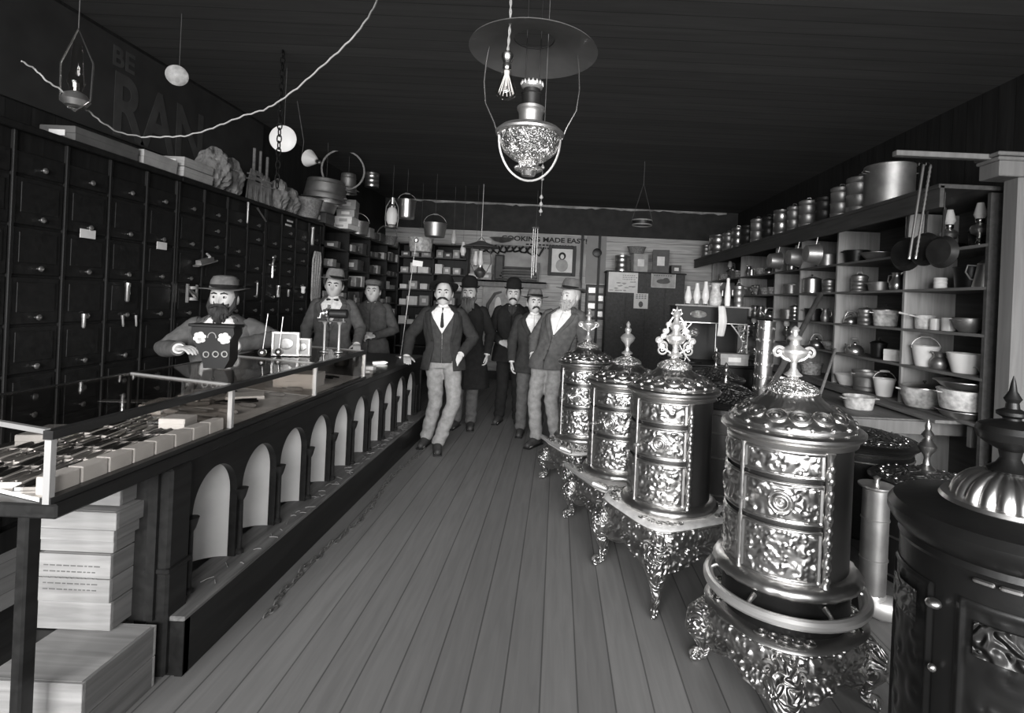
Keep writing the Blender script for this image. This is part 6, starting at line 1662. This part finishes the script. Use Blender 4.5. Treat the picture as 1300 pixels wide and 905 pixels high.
    if tie=='bow':
        m=MB(); c=tp(0,-.075,1.462)
        for s_ in(-1,1): m.tube([c,c+Vector((s_*.02,-.004,.002)),c+Vector((s_*.048,0,.0))],[.007,.012,.017],8,round_=True)
        m.ell(c+Vector((0,-.006,0)),(.01,.008,.011),8,6); obj('bow_tie',m,M['ink'],T)
    elif tie=='long':
        m=MB(); 
        m.tube([tp(0,-.078,1.462),tp(0,-.10,1.43),tp(0,-.122,1.38),tp(0,-.135,1.28)],[.013,.01,.015,.02],8,round_=True); obj('necktie',m,M['ink'],T)
    if vest:
        def vo(z): return max(.012,.62*(z-1.2)/.2) if z>1.2 else .012
        V=shell('vest',vest,.90,1.46,vo,lambda z:.018,th=.006,fold=.003,sd=2)
        for i in range(5):
            z=.96+.06*i; c=tp(0,0,z); A,Bq=interp(TOR,z); obj('button',MB().ell((c.x+.008,c.y-(Bq+.03),z+dz),(.007,.004,.007),8,5),M['dark'],V)
    # trousers
    t=MB()
    loft(t,[(tp(0,0,z).x,tp(0,0,z).y,z+dz,(interp(TOR,z)[0]+.014)*width,interp(TOR,z)[1]+.014) for z in [.84,.88,.92,.97,1.02,1.05]])
    for s_ in(-1,1):
        k,a=[Vector(q) for q in legs[s_]]; P=[];Q=[]; N=22
        for i in range(N+1):
            u=i/N
            if u<.5: p=hp[s_].lerp(k,u*2); r=.102-.028*u*2
            else: p=k.lerp(a+Vector((0,0,-.02)),(u-.5)*2); r=.074-.008*(u-.5)*2
            r+=.004*sin(i*2.3+s_)*(1 if u>.35 else .4)+(.008*sin(i*3.1) if u>.86 else 0)
            P.append(p+Vector((.004*sin(i*1.7),.004*cos(i*1.3),0))); Q.append(r)
        t.tube(P,Q,20)
    TR=obj('trousers',t,M[trous],T); remesh(TR,.011,2,.5)
    # shoes
    for s_ in(-1,1):
        a=Vector(legs[s_][1]); fd=Vector((s_*.16,-1,0)).normalized(); m=MB()
        gz=a.z-.085
        m.tube([Vector((a.x,a.y,gz+.052))-fd*.045,Vector((a.x,a.y,gz+.058)),Vector((a.x,a.y,gz+.05))+fd*.08,Vector((a.x,a.y,gz+.038))+fd*.17],[.042,.05,.046,.034],14,round_=True)
        m.tube([Vector((a.x,a.y,gz+.03)),Vector((a.x,a.y,gz+.13))],[.05,.048],12)
        sh_=obj('shoe',m,M['shoe'],T)
        rz=atan2(fd.x,-fd.y)
        obj('sole',MB().box((0,-.06,.009),(.085,.29,.016),bev=.006,M=Matrix.Translation((a.x,a.y,gz))@Matrix.Rotation(rz,4,'Z')),M['dark'],sh_)
    # coat
    if coat:
        op={'open':lambda z:.50+ (.12*(z-1.1)/.3 if z>1.1 else .25*(1.1-z)),
            'lapel':lambda z:(.012 if z<1.17 else .012+.62*((z-1.17)/.27)),
            'closed':lambda z:(.012 if z<1.36 else .012+.5*(z-1.36)/.12)}[coat]
        offz=lambda z:.032+(.012 if z<1.0 else 0)-(.012 if z>1.42 else 0)
        C_=shell('coat',coatm,hem,1.50,op,offz,nz=40,na=72,th=.008,fold=.005,sd=loc_[0]*5,flare=.16)
        for s_ in(-1,1):
            # lapel strip folded back along the opening
            def lf(u,v,s_=s_):
                z=(1.12 if coat!='closed' else 1.34)+((1.485-1.12) if coat!='closed' else .145)*v; o_=op(z); wd=.30*(1-abs(v-.62)*1.1)*u if coat!='closed' else .2*u
                a=-pi/2+s_*(o_+wd); A,Bq=interp(TOR,z); k=offz(z)+.014+.004*(1-u); c=tp(0,0,z)
                return ((A*width+k)*cos(a)+c.x,(Bq+k)*sin(a)+c.y,z+dz)
            L=obj('lapel',MB().grid(lf,6,22),M[coatm],C_); L.modifiers.new('t','SOLIDIFY').thickness=.004
            e,w_=AR[s_]; P=[];Q=[]; N=20; w2=w_+(e-w_).normalized()*.0
            for i in range(N+1):
                u=i/N; p=sh[s_].lerp(e,u*2) if u<.5 else e.lerp(w2,(u-.5)*1.96)
                r=.075-.012*u*2 if u<.5 else .063-.014*(u-.5)*2
                r+=.0035*sin(i*2.1+s_)*(1 if .3<u<.9 else .4); P.append(p); Q.append(r)
            P=[P[0]+Vector((-s_*.03,0,.01))]+P; Q=[.07]+Q
            m=MB(); m.tube(P,Q,20); m.ell(P[1],(.076,.074,.07),18,12)
            slv=obj('sleeve',m,M[coatm],C_)
            cf=w_+(w_-e).normalized()*.004; obj('cuff',MB().tube([cf-(w_-e).normalized()*.03,cf],[.036,.036],14),M[shirt],slv)
        if coat!='open':
            for i in range(3):
                z=1.14-.1*i
                if z<hem: continue
                c=tp(0,0,z); A,Bq=interp(TOR,z); obj('button',MB().ell((c.x,c.y-(Bq+offz(z)+.014),z+dz),(.011,.005,.011),10,6),M['dark'],C_)
    else:
        for s_ in(-1,1):
            e,w_=AR[s_]; obj('sleeve',MB().tube([sh[s_],sh[s_].lerp(e,.5),e,e.lerp(w_,.5),w_],[.066,.06,.053,.046,.04],18,round_=True),M[shirt],T)
    return T
D_=(0,-.1,-1)
# man with moustache leaning on the counter
person('moustached man in open dark coat and pale trousers leaning on the counter end',(-1.14,5.47,0),.08,.965,lean=(-.02,.02),
  legs={1:((.14,-.10,.50),(.0,-.17,.085)),-1:((-.06,.0,.49),(-.15,.05,.085))},
  arms={-1:((-.37,.10,1.16),(-.37,-.06,.945),(.25,-.9,-.22),(0,0,-1),.18),1:((.30,.10,1.15),(.19,-.09,.99),(-.5,-.35,-.8),(0,.8,-.4),.35)},
  coat='open',coatm='suit_d',trous='trous_l',vest='vest',tie='long',hat='slouch',hatm='felt_b',hattilt=.38,hair='hair_d',mous=1.1,head=(.02,0,0),hem=.82)
M['hair_m']=mat('dark_grey_beard',.09,.8,0,.4,50,.6,120,(1,1,.2))
person('old man with long dark grey beard, black bowler and knee-length black overcoat',(-1.04,6.3,0),.0,.975,
  legs={-1:((-.09,-.01,.49),(-.10,.03,.085)),1:((.09,-.03,.49),(.08,.0,.085))},
  arms={1:((.27,.03,1.15),(.25,-.05,.90),D_,(-1,0,0),.4),-1:((-.27,.03,1.15),(-.24,-.08,.90),D_,(1,0,0),.4)},
  coat='closed',coatm='suit_b',trous='trous_m',hat='bowler',hair='hair_m',beard=(.078,.20),mous=1.2,skin='skin',hem=.50)
person('man in black suit and black bowler with one hand across his waist',(-.55,6.66,0),.0,.985,
  legs={-1:((-.09,-.01,.49),(-.12,.02,.085)),1:((.10,-.05,.49),(.12,-.04,.085))},
  arms={-1:((-.27,.0,1.13),(-.12,-.19,1.03),(.9,-.1,-.3),(0,.6,-.5),.5),1:((.27,.0,1.13),(.22,-.12,.86),D_,(-1,0,0),.45)},
  coat='closed',coatm='suit_b',trous='suit_b',shirt='suit_d',hat='bowler',hatm='felt_b',hair='hair_d',mous=.9,skin='skin',hem=.78,head=(.03,.02,0))
person('man in wide-brimmed hat and white shirt, half hidden behind the white-bearded man',(-.26,6.08,0),.12,.93,
  coat='lapel',coatm='suit_d',trous='trous_m',hat='wide',hatm='felt_m',hair='hair_d',mous=.8,skin='skin',hem=.78,head=(.1,0,0),hattilt=.05)
person('white-bearded old man in grey coat and felt hat leaning beside the farthest nickel stove',(-.06,5.66,0),-.35,.985,lean=(.16,.02),
  vest='suit_m',
  legs={-1:((-.13,-.06,.49),(-.10,-.02,.085)),1:((.04,.0,.49),(.10,.06,.085))},
  arms={-1:((-.22,.08,1.14),(-.17,-.05,.98),(.1,-.3,-.9),(0,.5,0),.3),1:((.36,.05,1.14),(.30,-.06,.92),D_,(-1,0,0),.4)},
  coat='lapel',coatm='suit_m',trous='trous_l',hat='slouch',hatm='felt_m',hair='hair_w',beard=(.066,.06),mous=1.0,skin='skin',hem=.84,head=(-.35,.05,.06),hattilt=.12)
# behind the counter
person('young clerk in grey suit, black bow tie and light hat behind the showcases',(-2.42,5.8,0),.18,.985,
  arms={-1:((-.27,.0,1.15),(-.24,-.14,.94),(.1,-.6,-.7),(0,0,-1),.3),1:((.30,-.02,1.15),(.30,-.24,1.0),(.2,-1,-.2),(0,0,-1),.3)},
  coat='lapel',coatm='suit_m',trous='trous_m',vest='vest',tie='bow',hat='slouch',hatm='felt_l',hair='hair_d',head=(.05,.08,.06),hem=.80,hattilt=.12)
person('youth in soft cap and dark work shirt with hands clasped behind the counter',(-2.26,6.55,0),.15,.96,
  arms={-1:((-.29,-.02,1.14),(-.06,-.23,1.09),(.9,-.3,.0),(0,.4,-.7),.6),1:((.29,-.02,1.14),(.08,-.24,1.07),(-.9,-.3,-.1),(0,.4,-.7),.6)},
  coat='closed',coatm='workshirt',trous='trous_m',shirt='workshirt',hat='cap',hatm='felt_m',hair='hair_d',head=(0,.0,0),hem=.80,hattilt=.1)
# seated shopkeeper
ST=thing('high_stool','tall wooden stool behind the showcases under the bearded shopkeeper','stool',(-2.46,3.98,0))
obj('seat',MB().lathe([(.001,.655),(.16,.655),(.17,.665),(.17,.685),(.16,.695),(.001,.695)],32),M['shelf'],ST)
for k in range(4):
    a=pi/4+k*pi/2; obj('leg',MB().tube([(.11*cos(a),.11*sin(a),.66),(.18*cos(a),.18*sin(a),.015)],.016,10,round_=True),M['shelf'],ST)
obj('rung',MB().tube([(.15*cos(2*pi*i/24),.15*sin(2*pi*i/24),.3) for i in range(24)],.01,8,closed=True),M['shelf'],ST)
person('bearded shopkeeper in wide grey hat and tweed coat seated behind the showcases',(-2.44,3.93,0),.22,.98,hipz=.775,
  legs={-1:((-.15,-.40,.69),(-.15,-.33,.30)),1:((.13,-.40,.69),(.13,-.33,.30))},
  arms={-1:((-.36,-.06,1.24),(-.16,-.32,1.27),(.8,-.5,.1),(0,.2,-1),.35),1:((.38,-.10,1.335),(.20,-.33,1.30),(-.8,-.4,.1),(0,.2,-1),.35)},
  coat='lapel',coatm='suit_m',trous='trous_m',hat='wide',hatm='felt_m',hair='hair_d',beard=(.062,.09),mous=1.15,hem=.84,head=(-.0,.0,.0),tie='long',width=1.08)

# wood shavings and litter on the counter's toe ledge
random.seed(15)
lm=MB()
for i in range(90):
    y=random.uniform(2.3,5.6); x=random.uniform(-1.5,-1.42); a=random.uniform(0,6.28); l=random.uniform(.01,.03)
    lm.tube([(x-cos(a)*l,y-sin(a)*l,.238),(x,y,.241),(x+cos(a)*l,y+sin(a)*l,.238)],.0018,5)
tag(obj('shavings',lm,M['crate']),'pale wood shavings and litter scattered along the ledge under the niches','shavings',None,'stuff')
# ------------------------------------------------------------------ camera and light
cam=bpy.data.cameras.new('camera'); co=link('camera',cam)
cam.sensor_width=36; cam.lens=F/1300*36; cam.shift_x=(650-PX)/1300; cam.shift_y=-(452.5-PY)/1300
cam.clip_start=.05; cam.clip_end=60
co.matrix_world=Matrix.Translation((0,0,EYE))@Matrix.Rotation(pi/2,4,'X')@Matrix.Rotation(ROLL,4,'Z')
bpy.context.scene.camera=co
def area(name,loc_,rot,sx,sy,e,col=(1,1,1)):
    l=bpy.data.lights.new(name,'AREA'); l.shape='RECTANGLE'; l.size=sx; l.size_y=sy; l.energy=e; l.color=col
    o=link(name,l); o.location=loc_; o.rotation_euler=rot; return o
area('window_daylight',(-1.87,YF+.02,1.85),(pi/2,0,0),2.1,2.2,LW1)
area('window_daylight',(1.87,YF+.02,1.85),(pi/2,0,0),2.1,2.2,LW2)
area('door_daylight',(0,YF+.02,1.75),(pi/2,0,0),1.0,1.7,LW3)
area('street_daylight',(0,-9.5,3.2),(radians(86),0,0),12,6.0,LW4)
W=bpy.data.worlds.new('world'); bpy.context.scene.world=W; W.use_nodes=True
W.node_tree.nodes['Background'].inputs[0].default_value=(.8,.8,.8,1); W.node_tree.nodes['Background'].inputs[1].default_value=.6
vs=bpy.context.scene.view_settings; vs.view_transform='Standard'; vs.look='None'; vs.exposure=EXPO; vs.gamma=1; vs.use_curve_mapping=False
bpy.context.scene.cycles.max_bounces=6; bpy.context.scene.cycles.transparent_max_bounces=12
